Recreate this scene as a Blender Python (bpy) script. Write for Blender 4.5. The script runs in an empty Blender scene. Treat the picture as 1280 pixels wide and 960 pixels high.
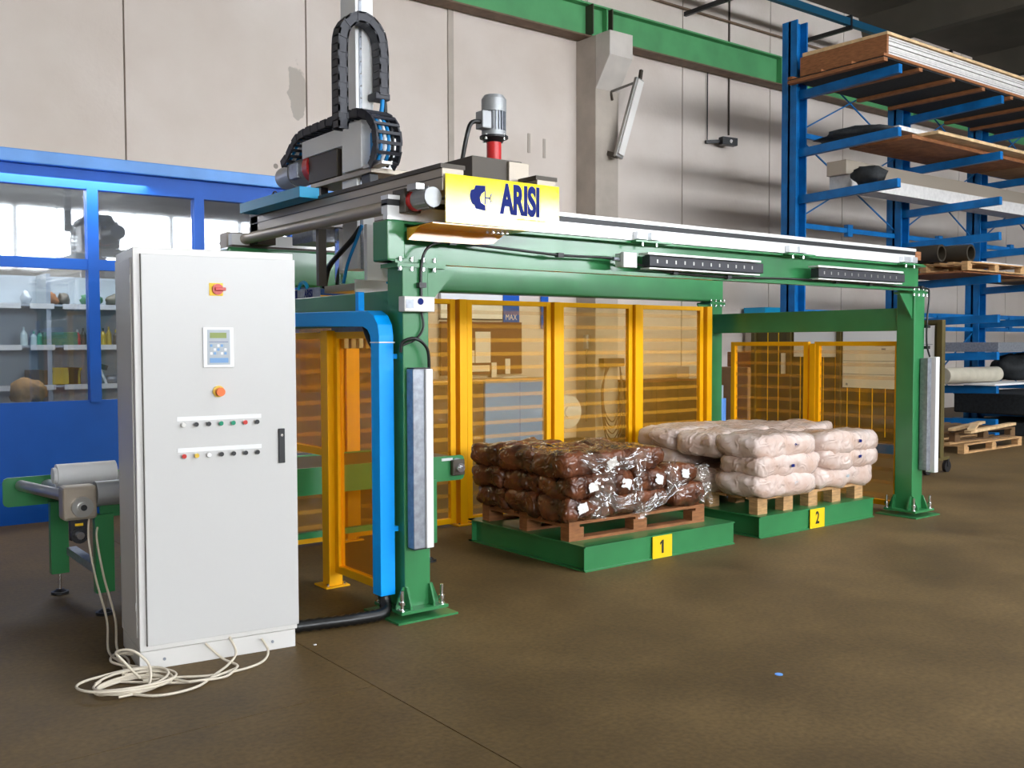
import bpy, bmesh, math, random
from mathutils import Vector, Matrix, noise
random.seed(7)
SC = bpy.context.scene
COL = SC.collection

# ------------------------------------------------------------------ camera, world, light, exposure
cam_d = bpy.data.cameras.new('camera'); cam = bpy.data.objects.new('camera', cam_d); COL.objects.link(cam)
yaw, pitch, roll = math.radians(37.4036), math.radians(-2.3746), math.radians(-0.1725)
fw = Vector((math.sin(yaw)*math.cos(pitch), math.cos(yaw)*math.cos(pitch), math.sin(pitch)))
ri = Vector((math.cos(yaw), -math.sin(yaw), 0)); up = ri.cross(fw)
r2 = ri*math.cos(roll)+up*math.sin(roll); u2 = up*math.cos(roll)-ri*math.sin(roll)
cam.matrix_world = Matrix(((r2.x, u2.x, -fw.x, -3.0166), (r2.y, u2.y, -fw.y, -5.0086), (r2.z, u2.z, -fw.z, 1.65), (0, 0, 0, 1)))
cam_d.sensor_width = 36; cam_d.lens = 34.363; cam_d.clip_end = 200
SC.camera = cam
SC.view_settings.view_transform = 'Standard'; SC.view_settings.look = 'None'
SC.view_settings.exposure = 0.82; SC.view_settings.gamma = 1.0; SC.view_settings.use_curve_mapping = False
w = bpy.data.worlds.new('world'); SC.world = w; w.use_nodes = True
w.node_tree.nodes['Background'].inputs[0].default_value = (.75, .85, 1, 1)
w.node_tree.nodes['Background'].inputs[1].default_value = 1.0
WINDOW_LIGHT = 19.0      # daylight in the long window band of the wall behind the photographer
ROOF_FILL = 5.0  # strength of the added, unseen roof panels

# ------------------------------------------------------------------ materials
def newmat(name):
    m = bpy.data.materials.new(name); m.use_nodes = True
    return m, m.node_tree.nodes, m.node_tree.links, m.node_tree.nodes['Principled BSDF']
def mat(name, col, rough=.5, metal=0., var=0., vscale=6., bump=0., bscale=60., coat=0., spec=.5, stretch=None):
    m, n, l, b = newmat(name)
    b.inputs['Base Color'].default_value = (*col, 1); b.inputs['Roughness'].default_value = rough
    b.inputs['Metallic'].default_value = metal; b.inputs['Coat Weight'].default_value = coat
    b.inputs['Coat Roughness'].default_value = .08; b.inputs['Specular IOR Level'].default_value = spec
    tc = n.new('ShaderNodeTexCoord'); mp = n.new('ShaderNodeMapping'); l.new(tc.outputs['Object'], mp.inputs[0])
    if stretch: mp.inputs['Scale'].default_value = stretch
    if var:
        t = n.new('ShaderNodeTexNoise'); t.inputs['Scale'].default_value = vscale; t.inputs['Detail'].default_value = 5
        l.new(mp.outputs[0], t.inputs['Vector'])
        r = n.new('ShaderNodeValToRGB'); r.color_ramp.elements[0].position = .3; r.color_ramp.elements[1].position = .72
        r.color_ramp.elements[0].color = (*[c*(1-var) for c in col], 1); r.color_ramp.elements[1].color = (*[min(1, c*(1+var)) for c in col], 1)
        l.new(t.outputs['Fac'], r.inputs[0]); l.new(r.outputs[0], b.inputs['Base Color'])
    if bump:
        t = n.new('ShaderNodeTexNoise'); t.inputs['Scale'].default_value = bscale; t.inputs['Detail'].default_value = 4
        l.new(mp.outputs[0], t.inputs['Vector'])
        bp = n.new('ShaderNodeBump'); bp.inputs['Strength'].default_value = bump; bp.inputs['Distance'].default_value = .02
        l.new(t.outputs['Fac'], bp.inputs['Height']); l.new(bp.outputs[0], b.inputs['Normal'])
    return m
def emat(name, col, s):
    m, n, l, b = newmat(name); n.remove(b)
    e = n.new('ShaderNodeEmission'); e.inputs[0].default_value = (*col, 1); e.inputs[1].default_value = s
    l.new(e.outputs[0], n['Material Output'].inputs[0]); return m
def tinted(name, col, body, bfac, stripes=False, gloss=.06):
    """see-through amber sheet: transparent tint, a little diffuse body, a clear reflection"""
    m, n, l, b = newmat(name); n.remove(b); out = n['Material Output']
    tr = n.new('ShaderNodeBsdfTransparent'); tr.inputs[0].default_value = (*col, 1)
    df = n.new('ShaderNodeBsdfDiffuse'); df.inputs[0].default_value = (*body, 1)
    gl = n.new('ShaderNodeBsdfGlossy'); gl.inputs['Roughness'].default_value = .03
    m1 = n.new('ShaderNodeMixShader'); m1.inputs[0].default_value = bfac
    l.new(tr.outputs[0], m1.inputs[1]); l.new(df.outputs[0], m1.inputs[2])
    if stripes:
        g = n.new('ShaderNodeNewGeometry'); s = n.new('ShaderNodeSeparateXYZ'); l.new(g.outputs['Position'], s.inputs[0])
        d = n.new('ShaderNodeMath'); d.operation = 'DIVIDE'; d.inputs[1].default_value = .128; l.new(s.outputs['Z'], d.inputs[0])
        f = n.new('ShaderNodeMath'); f.operation = 'FRACT'; l.new(d.outputs[0], f.inputs[0])
        c = n.new('ShaderNodeMath'); c.operation = 'LESS_THAN'; c.inputs[1].default_value = .27; l.new(f.outputs[0], c.inputs[0])
        k = n.new('ShaderNodeMath'); k.operation = 'MULTIPLY_ADD'; k.inputs[1].default_value = .16; k.inputs[2].default_value = bfac
        l.new(c.outputs[0], k.inputs[0]); l.new(k.outputs[0], m1.inputs[0])
    m2 = n.new('ShaderNodeMixShader'); m2.inputs[0].default_value = gloss
    l.new(m1.outputs[0], m2.inputs[1]); l.new(gl.outputs[0], m2.inputs[2]); l.new(m2.outputs[0], out.inputs[0])
    return m

GREEN = mat('green_machine_paint', (.033, .215, .070), .32, var=.12, vscale=3, coat=.25)
GREEN_DK = mat('dark_green_cloth', (.085, .062, .012), .6, var=.15)
BLUE = mat('rack_blue_paint', (.002, .135, .40), .4, var=.25, vscale=4, spec=.35)
TEAL_D = mat('dark_teal_paint', (.0, .07, .14), .5)
BLUE_DUCT = mat('bright_blue_paint', (.0, .37, 1.0), .4, spec=.3)
OFFICE_BLUE = mat('office_blue_paint', (.0, .095, .50), .45, spec=.3, var=.1, vscale=2)
OFFICE_LIGHT = mat('light_blue_flashing', (.12, .34, .80), .45, var=.2, vscale=1.5)
TEAL = mat('teal_paint', (.0, .34, .62), .45)
YELLOW = mat('fence_yellow_paint', (.96, .47, .0), .45, spec=.25)
SIGN_Y = mat('sign_yellow', (.98, .76, .0), .09)
ORANGE_Y = mat('guard_orange_yellow', (.85, .38, .01), .25, coat=.5)
LABEL_Y = mat('plate_yellow', (.95, .60, .0), .45)
INK = mat('blue_ink', (.008, .02, .17), .6, spec=.15)
BLACKINK = mat('black_ink', (.01, .01, .01), .5)
GREY_CAB = mat('cabinet_grey_lightened', (.72, .70, .67), .36, bump=.03, bscale=350)  # lighter than the door, so the colour carries light on the cabinet's side
GREY_CAB2 = mat('cabinet_grey_dimmed', (.60, .59, .575), .30, bump=.03, bscale=350)  # same cabinet paint, toned down where window light falls on the front
WHITE_B = mat('bright_white_paint', (.9, .9, .9), .3)
WHITE = mat('white_paint', (.82, .82, .82), .4)
PAPER = mat('paper', (.85, .82, .78), .7)
ALU = mat('aluminium', (.78, .79, .82), .3, .7)
ALU_W = mat('anodised_aluminium', (.88, .88, .88), .28, .15)
ALU_B = mat('beige_aluminium', (.42, .36, .29), .4, .35)
STEEL = mat('steel', (.45, .44, .42), .33, .85)
STEEL_DK = mat('dark_steel', (.07, .055, .04), .5, .1)
GALV = mat('galvanised_steel', (.30, .32, .36), .4, .6, var=.2, vscale=30)
CHROME = mat('chrome_bolt', (.85, .85, .88), .15, 1.)
BLACK = mat('black_plastic', (.012, .012, .014), .4)
BLACK_RUB = mat('black_rubber', (.008, .008, .008), .35)
CHAIN = mat('chain_plastic', (.035, .035, .045), .5)
RED = mat('red_paint', (.65, .02, .02), .35)
RED_BTN = mat('red_button', (.55, .03, .02), .3)
ORANGE = mat('orange_plastic', (.85, .16, .02), .4)
GREEN_BTN = mat('green_button', (.0, .25, .13), .3)
YEL_BTN = mat('yellow_button', (.75, .50, .05), .3)
MOTOR = mat('motor_grey', (.36, .37, .38), .38, .3)
CABLE = mat('cream_cable', (.70, .62, .50), .45)
HOSE_B = mat('blue_hose', (.01, .25, .62), .35)
WOOD = mat('pallet_wood', (.52, .30, .13), .75, var=.3, vscale=9, stretch=(1, 1, 6), bump=.2, bscale=40)
WOOD_R = mat('reddish_pallet_wood', (.30, .115, .04), .75, var=.3, vscale=9, stretch=(1, 1, 6), bump=.2, bscale=40)
WOOD_L = mat('light_timber', (.66, .45, .24), .7, var=.25, vscale=7, bump=.1, bscale=40)
WOOD_D = mat('dark_timber', (.14, .075, .03), .7, var=.3, vscale=7)
CARD = mat('brown_cardboard', (.36, .20, .09), .8, var=.15)
BOARDW = mat('white_sheet_board', (.66, .64, .62), .5, var=.12, vscale=12)
CAB_BLUE = mat('workshop_cabinet_blue', (.16, .40, .95), .5)
CONC = mat('concrete_pillar', (.46, .40, .34), .85, var=.12, vscale=2.5, bump=.1, bscale=30)
CONC_L = mat('pale_concrete', (.60, .55, .50), .85, var=.1, vscale=2.5)
CONC_D = mat('pale_side_wall', (.60, .57, .52), .9, var=.1)
CEIL = mat('ceiling_concrete', (.075, .065, .05), .9, var=.35, vscale=.5)
CRANE = mat('crane_green', (.09, .34, .13), .5, var=.15, vscale=2)
CRANE_BR = mat('crane_flange_brown', (.17, .11, .07), .7, var=.2)
FOAM = mat('beige_roll', (.42, .38, .30), .8, var=.1)
DARKPIPE = mat('dark_pipe', (.035, .027, .017), .5)
DARKST = mat('dark_scrap_and_shade', (.012, .014, .016), .75, var=.5, vscale=20)
LCD = mat('lcd_green', (.22, .28, .05), .3)
KEYS = mat('keypad_blue', (.16, .33, .60), .4)
KEYG = mat('keypad_grey', (.42, .46, .50), .4)
PIN = mat('brown_pinboard', (.17, .07, .03), .8, var=.1)
AMBER = tinted('amber_sheet', (1.0, .92, .72), (1.0, .50, .05), .06, stripes=True, gloss=.03)
AMBER_D = tinted('amber_mesh_sheet', (1.0, .85, .50), (.90, .38, .01), .22, stripes=False)
GLASS = tinted('office_glass', (.86, .90, .93), (.4, .45, .5), .04, gloss=.11)
CLEARP = tinted('clear_film', (.97, .95, .93), (.7, .65, .6), .07, gloss=.16)
DAY = emat('daylight_pane', (.90, .95, 1.0), WINDOW_LIGHT)
FILL_PANE = emat('roof_fill_pane', (.9, .95, 1.0), ROOF_FILL)

def film_mat(name, c1, c2, rough, bump, sc=7.):
    m, n, l, b = newmat(name)
    tc = n.new('ShaderNodeTexCoord')
    t = n.new('ShaderNodeTexNoise'); t.inputs['Scale'].default_value = 5; t.inputs['Detail'].default_value = 4; l.new(tc.outputs['Object'], t.inputs['Vector'])
    r = n.new('ShaderNodeValToRGB'); r.color_ramp.elements[0].position = .35; r.color_ramp.elements[1].position = .68
    r.color_ramp.elements[0].color = (*c1, 1); r.color_ramp.elements[1].color = (*c2, 1)
    l.new(t.outputs['Fac'], r.inputs[0]); l.new(r.outputs[0], b.inputs['Base Color'])
    b.inputs['Specular IOR Level'].default_value = .2; b.inputs['Roughness'].default_value = .6; b.inputs['Coat Weight'].default_value = .85; b.inputs['Coat Roughness'].default_value = rough
    b.inputs['Coat IOR'].default_value = 1.55
    v = n.new('ShaderNodeTexNoise'); v.inputs['Scale'].default_value = sc; v.inputs['Detail'].default_value = 6; v.inputs['Distortion'].default_value = 1.3
    v.noise_type = 'RIDGED_MULTIFRACTAL'; l.new(tc.outputs['Object'], v.inputs['Vector'])
    bp = n.new('ShaderNodeBump'); bp.inputs['Strength'].default_value = bump; bp.inputs['Distance'].default_value = .03
    l.new(v.outputs['Fac'], bp.inputs['Height']); l.new(bp.outputs[0], b.inputs['Coat Normal'])
    bq = n.new('ShaderNodeBump'); bq.inputs['Strength'].default_value = bump*.5; bq.inputs['Distance'].default_value = .03
    l.new(v.outputs['Fac'], bq.inputs['Height']); l.new(bq.outputs[0], b.inputs['Normal'])
    return m
BROWN_BAG = film_mat('brown_bag_film', (.035, .009, .003), (.20, .058, .018), .06, 1., 13.)
WHITE_BAG = film_mat('pale_bag_film', (.60, .42, .34), (.74, .62, .57), .10, 1., 11.)

def wall_mat():
    m, n, l, b = newmat('precast_wall')
    b.inputs['Roughness'].default_value = .9
    g = n.new('ShaderNodeNewGeometry'); s = n.new('ShaderNodeSeparateXYZ'); l.new(g.outputs['Position'], s.inputs[0])
    t = n.new('ShaderNodeTexNoise'); t.inputs['Scale'].default_value = .7; t.inputs['Detail'].default_value = 8; l.new(g.outputs['Position'], t.inputs['Vector'])
    r = n.new('ShaderNodeValToRGB'); r.color_ramp.elements[0].position = .3; r.color_ramp.elements[1].position = .75
    r.color_ramp.elements[0].color = (.66, .57, .50, 1); r.color_ramp.elements[1].color = (.77, .69, .63, 1)
    l.new(t.outputs['Fac'], r.inputs[0])
    col = r.outputs[0]
    t2 = n.new('ShaderNodeTexNoise'); t2.inputs['Scale'].default_value = 1.1; t2.inputs['Detail'].default_value = 6; l.new(g.outputs['Position'], t2.inputs['Vector'])
    def mth(op, a, bb, c=None):
        q = n.new('ShaderNodeMath'); q.operation = op
        for i, x in enumerate((a, bb, c)):
            if x is None: continue
            if isinstance(x, (int, float)): q.inputs[i].default_value = x
            else: l.new(x, q.inputs[i])
        return q.outputs[0]
    t3 = n.new('ShaderNodeTexNoise'); t3.inputs['Scale'].default_value = 4.5; t3.inputs['Detail'].default_value = 6; l.new(g.outputs['Position'], t3.inputs['Vector'])
    def stain(cx, cz, wx, wz, amt, tint, sharp=1., tn=None):
        nonlocal col
        dx = mth('DIVIDE', mth('SUBTRACT', s.outputs['X'], cx), wx); dz = mth('DIVIDE', mth('SUBTRACT', s.outputs['Z'], cz), wz)
        d = mth('ADD', mth('MULTIPLY', dx, dx), mth('MULTIPLY', dz, dz))
        d = mth('ADD', d, mth('MULTIPLY', mth('SUBTRACT', (tn or t2).outputs['Fac'], .5), 2.2 if tn is None else 3.6))
        k = mth('MULTIPLY', mth('SUBTRACT', 1., d), sharp)
        q = n.new('ShaderNodeMath'); q.operation = 'MULTIPLY'; q.use_clamp = True; l.new(k, q.inputs[0]); q.inputs[1].default_value = 1.
        f = mth('MULTIPLY', q.outputs[0], amt)
        mx = n.new('ShaderNodeMix'); mx.data_type = 'RGBA'; l.new(f, mx.inputs['Factor']); l.new(col, mx.inputs[6])
        mx.inputs[7].default_value = (*tint, 1); col = mx.outputs[2]
    stain(3.06, 5.27, .13, .42, .65, (.36, .32, .27), 5., t3)       # darker repair patch
    stain(2.72, 4.13, .035, .035, .8, (.2, .17, .14), 6.)
    l.new(col, b.inputs['Base Color'])
    bt = n.new('ShaderNodeTexNoise'); bt.inputs['Scale'].default_value = 14; bt.inputs['Detail'].default_value = 6; l.new(g.outputs['Position'], bt.inputs['Vector'])
    bp = n.new('ShaderNodeBump'); bp.inputs['Strength'].default_value = .15; bp.inputs['Distance'].default_value = .02
    l.new(bt.outputs['Fac'], bp.inputs['Height']); l.new(bp.outputs[0], b.inputs['Normal'])
    return m
WALL = wall_mat()
def floor_mat():
    m, n, l, b = newmat('worn_concrete_floor')
    g = n.new('ShaderNodeNewGeometry')
    t = n.new('ShaderNodeTexNoise'); t.inputs['Scale'].default_value = .9; t.inputs['Detail'].default_value = 10; t.inputs['Roughness'].default_value = .62
    l.new(g.outputs['Position'], t.inputs['Vector'])
    r = n.new('ShaderNodeValToRGB'); e = r.color_ramp.elements
    e[0].position = .30; e[0].color = (.074, .045, .016, 1); e[1].position = .74; e[1].color = (.188, .120, .047, 1)
    l.new(t.outputs['Fac'], r.inputs[0])
    t2 = n.new('ShaderNodeTexNoise'); t2.inputs['Scale'].default_value = 38; t2.inputs['Detail'].default_value = 3; l.new(g.outputs['Position'], t2.inputs['Vector'])
    mx = n.new('ShaderNodeMix'); mx.data_type = 'RGBA'; mx.blend_type = 'OVERLAY'; mx.inputs['Factor'].default_value = .45
    l.new(r.outputs[0], mx.inputs[6]); l.new(t2.outputs['Fac'], mx.inputs[7]); l.new(mx.outputs[2], b.inputs['Base Color'])
    rr = n.new('ShaderNodeMapRange'); rr.inputs[3].default_value = .48; rr.inputs[4].default_value = .72; l.new(t.outputs['Fac'], rr.inputs[0]); l.new(rr.outputs[0], b.inputs['Roughness'])
    b.inputs['Specular IOR Level'].default_value = .3
    bp = n.new('ShaderNodeBump'); bp.inputs['Strength'].default_value = .12; bp.inputs['Distance'].default_value = .01
    l.new(t2.outputs['Fac'], bp.inputs['Height']); l.new(bp.outputs[0], b.inputs['Normal'])
    return m
FLOOR = floor_mat()

# ------------------------------------------------------------------ mesh helpers
class MB:
    def __init__(s): s.v = []; s.f = []; s.sm = []
    def add(s, vs, fs, smooth=False):
        o = len(s.v); s.v += [Vector(p) for p in vs]; s.f += [tuple(i+o for i in f) for f in fs]; s.sm += [smooth]*len(fs)
        return s
    def box(s, x0, x1, y0, y1, z0, z1, M=None):
        vs = [Vector((x, y, z)) for z in (z0, z1) for y in (y0, y1) for x in (x0, x1)]
        if M: vs = [M @ p for p in vs]
        return s.add(vs, [(0, 2, 3, 1), (4, 5, 7, 6), (0, 1, 5, 4), (2, 6, 7, 3), (0, 4, 6, 2), (1, 3, 7, 5)])
    def bar(s, a, b, w, h=None, upv=(0, 0, 1)):
        a, b = Vector(a), Vector(b); h = h or w; d = (b-a); L = d.length; d.normalize()
        u = Vector(upv)
        if abs(d.dot(u)) > .98: u = Vector((0, 1, 0))
        x = d.cross(u).normalized(); y = x.cross(d)
        vs = [p+x*sx*w/2+y*sy*h/2 for p in (a, b) for sy in (-1, 1) for sx in (-1, 1)]
        return s.add(vs, [(0, 1, 3, 2), (4, 6, 7, 5), (0, 4, 5, 1), (2, 3, 7, 6), (0, 2, 6, 4), (1, 5, 7, 3)])
    def cyl(s, a, b, r, n=16, r1=None, caps=True):
        a, b = Vector(a), Vector(b); r1 = r if r1 is None else r1; d = (b-a).normalized()
        u = Vector((0, 0, 1)) if abs(d.z) < .9 else Vector((1, 0, 0)); x = d.cross(u).normalized(); y = d.cross(x)
        R = [x*math.cos(2*math.pi*i/n)+y*math.sin(2*math.pi*i/n) for i in range(n)]
        s.add([a+q*r for q in R]+[b+q*r1 for q in R], [(i, (i+1) % n, (i+1) % n+n, i+n) for i in range(n)], True)
        if caps: s.add([a+q*r for q in R], [tuple(range(n))[::-1]]); s.add([b+q*r1 for q in R], [tuple(range(n))])
        return s
    def ring(s, a, b, ro, ri_, n=16):
        s.cyl(a, b, ro, n, caps=False); s.cyl(b, a, ri_, n, caps=False)
        a, b = Vector(a), Vector(b); d = (b-a).normalized(); u = Vector((0, 0, 1)) if abs(d.z) < .9 else Vector((1, 0, 0))
        x = d.cross(u).normalized(); y = d.cross(x); R = [x*math.cos(2*math.pi*i/n)+y*math.sin(2*math.pi*i/n) for i in range(n)]
        for p in (a, b): s.add([p+q*ro for q in R]+[p+q*ri_ for q in R], [(i, (i+1) % n, (i+1) % n+n, i+n) for i in range(n)])
        return s
    def tube(s, pts, r, n=8):
        P = [Vector(p) for p in pts]; rings = []; px = None
        for i, p in enumerate(P):
            d = (P[min(i+1, len(P)-1)]-P[max(i-1, 0)]).normalized()
            if px is None:
                u = Vector((0, 0, 1)) if abs(d.z) < .9 else Vector((1, 0, 0)); px = d.cross(u).normalized()
            else: px = (px-d*px.dot(d)).normalized()
            y = d.cross(px); rr = r[i] if isinstance(r, (list, tuple)) else r
            rings += [p+px*rr*math.cos(2*math.pi*k/n)+y*rr*math.sin(2*math.pi*k/n) for k in range(n)]
        m = len(P)
        fs = [(i*n+k, i*n+(k+1) % n, (i+1)*n+(k+1) % n, (i+1)*n+k) for i in range(m-1) for k in range(n)]
        s.add(rings, fs, True); s.add(rings[:n], [tuple(range(n))[::-1]]); s.add(rings[-n:], [tuple(range(n))])
        return s
    def prism(s, poly, fn, t0, t1):
        """poly of 2-D points, fn(a, b, t) -> 3-D point, extruded from t0 to t1"""
        n = len(poly); vs = [fn(a, b, t0) for a, b in poly]+[fn(a, b, t1) for a, b in poly]
        return s.add(vs, [tuple(range(n))[::-1], tuple(range(n, 2*n))]+[(i, (i+1) % n, (i+1) % n+n, i+n) for i in range(n)])
    def mesh(s, name):
        me = bpy.data.meshes.new(name); me.from_pydata([tuple(p) for p in s.v], [], s.f)
        me.polygons.foreach_set('use_smooth', s.sm)
        bm = bmesh.new(); bm.from_mesh(me); bmesh.ops.recalc_face_normals(bm, faces=bm.faces); bm.to_mesh(me); bm.free()
        return me
    def build(s, name, m, parent=None, bevel=0, label=None, cat=None, group=None, kind=None):
        me = s.mesh(name); me.materials.append(m); o = bpy.data.objects.new(name, me); COL.objects.link(o)
        if parent is not None: o.parent = parent
        if bevel:
            b = o.modifiers.new('bevel', 'BEVEL'); b.width = bevel; b.segments = 2; b.limit_method = 'ANGLE'; b.angle_limit = math.radians(50)
        return tag(o, label, cat, group, kind)
def tag(o, label=None, cat=None, group=None, kind=None):
    if label: o['label'] = label
    if cat: o['category'] = cat
    if group: o['group'] = group
    if kind: o['kind'] = kind
    return o
def thing(name, label, cat, loc=(0, 0, 0), rz=0, group=None):
    o = bpy.data.objects.new(name, None); COL.objects.link(o); o.location = loc; o.rotation_euler = (0, 0, rz); o.empty_display_size = .1
    return tag(o, label, cat, group)
def copy_tree(o, parent=None):
    c = o.copy(); COL.objects.link(c); c.parent = parent
    for ch in list(o.children): copy_tree(ch, c)
    return c
def place(o, loc, rz=None, label=None):
    o.location = loc
    if rz is not None: o.rotation_euler.z = rz
    if label: o['label'] = label
    return o
def B(*a): return MB().box(*a)
def smoothpath(pts, sub=6):
    P = [Vector(p) for p in pts]; out = []
    for i in range(len(P)-1):
        p0, p1, p2, p3 = P[max(i-1, 0)], P[i], P[i+1], P[min(i+2, len(P)-1)]
        for k in range(sub):
            t = k/sub; out.append(.5*((2*p1)+(p2-p0)*t+(2*p0-5*p1+4*p2-p3)*t*t+(3*p1-p0-3*p2+p3)*t**3))
    return out+[P[-1]]
def text(name, body, m, M, size, parent=None, sx=1., bold=0., ext=.0006, label=None):
    c = bpy.data.curves.new(name, 'FONT'); c.body = body; c.size = size; c.offset = bold; c.extrude = ext
    c.align_x = 'CENTER'; c.align_y = 'CENTER'; t = bpy.data.objects.new(name+'_src', c); COL.objects.link(t)
    bpy.context.view_layer.update()
    dg = bpy.context.evaluated_depsgraph_get(); me = bpy.data.meshes.new_from_object(t.evaluated_get(dg)); bpy.data.objects.remove(t)
    for v in me.vertices: v.co = M @ Vector((v.co.x*sx, v.co.y, v.co.z))
    me.name = name; me.materials.clear(); me.materials.append(m)
    o = bpy.data.objects.new(name, me); COL.objects.link(o); o.parent = parent
    return tag(o, label)
FRONT = Matrix(((1, 0, 0, 0), (0, 0, -1, 0), (0, 1, 0, 0), (0, 0, 0, 1)))      # text plane facing -Y
def front_at(x, y, z): return Matrix.Translation((x, y, z)) @ FRONT
LEFTF = Matrix(((0, 0, -1, 0), (-1, 0, 0, 0), (0, 1, 0, 0), (0, 0, 0, 1)))     # text plane facing -X
def left_at(x, y, z): return Matrix.Translation((x, y, z)) @ LEFTF

# ------------------------------------------------------------------ the hall
WY = 7.9; CZ = 8.9; X0, X1, Y0 = -9., 40., -20.
WZ0, WZ1 = 4.05, 6.2
fl = B(X0-.2, X1+.2, Y0-.2, WY+.2, -.3, -.02).build('floor', STEEL_DK, kind='structure')
for (a, b, c, d) in ((X0, -.723, Y0, -.904), (-.717, X1, Y0, WY), (X0, -.723, -.898, WY)):
    B(a, b, c, d, -.02, 0).build('slab', FLOOR, fl)
wb = B(X0-.2, X1+.2, WY+.06, WY+.25, 0, CZ).build('wall_back', CONC, kind='structure')
seams = [X0, -6.8, -4.3, -1.8, .70, 3.20, 5.65, 8.53, 10.94, 13.55, 16.1, 18.6, 21.1, 23.6, 26.1, 28.6, X1]
for a, b in zip(seams, seams[1:]): B(a+.012, b-.012, WY, WY+.06, 0, CZ).build('concrete_panel', WALL, wb)
B(5.60, 5.70, WY-.03, WY+.06, 0, CZ).build('joint_cover', CONC, wb)
MB().cyl((12.25, WY-.02, 5.75), (12.25, WY-.02, CZ), .02, 8).build('trim_1', STEEL_DK, kind='structure')
ce = B(X0-.2, X1+.2, Y0-.2, WY+.2, CZ, CZ+.2).build('ceiling', CEIL, kind='structure')
for i in range(10):
    x = -8+i*5.
    m = MB(); m.prism([(-.35, 0), (.35, 0), (.12, -.6), (-.12, -.6)], lambda a, b, t: (x+a, t, CZ+b), Y0, WY)
    m.build('roof_rib', CEIL, ce)
wl = B(X0-.2, X0, Y0, WY, 0, CZ).build('wall_left', CONC_D, kind='structure')
wr = B(X1, X1+.2, Y0, WY, 0, CZ).build('wall_right', CONC_D, kind='structure')
wf = B(X0, X1, Y0-.2, Y0, 0, WZ0).box(X0, X1, Y0-.2, Y0, WZ1, CZ).box(24, X1, Y0-.2, Y0, WZ0, WZ1).build('wall_front', CONC_L, kind='structure')
k = 0
x = X0
while x < 23.5:
    k += 1; x2 = x+2.5
    wn = thing('window_%d' % k, None, None, (0, 0, 0)); wn['kind'] = 'structure'
    B(x+.08, x2-.08, Y0-.12, Y0-.10, WZ0+.05, WZ1-.05).build('pane', DAY, wn)
    f = MB(); f.box(x, x+.08, Y0-.14, Y0-.04, WZ0, WZ1); f.box(x2-.08, x2, Y0-.14, Y0-.04, WZ0, WZ1); f.box(x+.08, x2-.08, Y0-.14, Y0-.04, WZ0, WZ0+.08); f.box(x+.08, x2-.08, Y0-.14, Y0-.04, WZ1-.08, WZ1)
    f.box(x+1.22, x+1.28, Y0-.13, Y0-.06, WZ0, WZ1)
    f.build('window_frame', STEEL, wn); x = x2
# added glowing roof panels, out of view, to brighten wall, floor and tops
for i, (sx, sy) in enumerate(((4.5, -2), (9.5, -2), (14.5, -4), (4.5, -6), (9.5, -6), (4.5, -10), (12, -10), (19.5, -9))):
    k += 1
    wn = thing('window_%d' % k, None, None); wn['kind'] = 'structure'
    B(sx-1.5, sx+1.5, sy-1.2, sy+1.2, CZ-.03, CZ-.01).build('pane', FILL_PANE, wn)
# pillar with corbel, crane runway beam, pipe under the roof
p = thing('concrete_pillar', 'beige concrete wall pillar whose corbel carries the green crane beam', 'pillar', (8.53, 7.65, 0))
def at0(o):                                     # parts modelled in world metres under an Empty placed at the thing's base
    o.matrix_parent_inverse = Matrix.Translation(-Vector(o.parent.location)); return o
def part(mb, name, m, parent, bevel=0, label=None, kind=None):
    o = mb.build(name, m, parent, bevel, label, kind=kind)
    if parent is not None and parent.parent is None and parent.type == 'EMPTY': at0(o)
    return o
part(B(8.27, 8.80, 7.4, 7.9, 0, 6.85), 'shaft', CONC, p, .01)
m = MB(); m.prism([(7.4, 5.95), (7.05, 6.45), (7.05, 6.85), (7.4, 6.85)], lambda a, b, t: (t, a, b), 8.27, 8.80)
part(m, 'corbel', CONC_L, p, .01)
p = thing('crane_beam', 'long green steel crane runway beam on the corbel high along the back wall', 'beam', (12, 7.65, 6.85))
part(B(X0, X1, 7.69, 7.71, 6.88, 7.40).box(X0, X1, 7.56, 7.84, 7.40, 7.43), 'web', CRANE, p)
part(B(X0, X1, 7.55, 7.85, 6.855, 6.88), 'lower_flange', CRANE_BR, p)
for xx in (8.36, 8.70, 3.3, 13.5, 18.6): part(B(xx-.015, xx+.015, 7.57, 7.69, 6.88, 7.40), 'stiffener', CRANE, p)
part(B(8.3, 8.32, 7.5, 7.85, 6.9, 7.40).box(8.75, 8.77, 7.5, 7.85, 6.9, 7.40), 'clamp_plate', STEEL_DK, p)
p = thing('roof_pipe', 'teal painted square pipe running below the dark roof at top right', 'pipe', (15, 6.5, 7.9))
part(B(X0, X1, 6.45, 6.55, 7.9, 8.04), 'pipe', TEAL_D, p)
for xx in (11.0, 14.2, 18., 23.): part(B(xx-.03, xx+.03, 6.55, 7.9, 7.82, 7.9).box(xx-.03, xx+.03, 6.44, 6.56, 7.82, 8.1), 'bracket', BLACK, p)
MB().tube([(X0, 7.86, 7.95), (X1, 7.86, 7.95)], .025, 6).build('wall_conduit', CRANE_BR, label='thin brown conduit along the back wall above the crane beam', cat='conduit')
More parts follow.
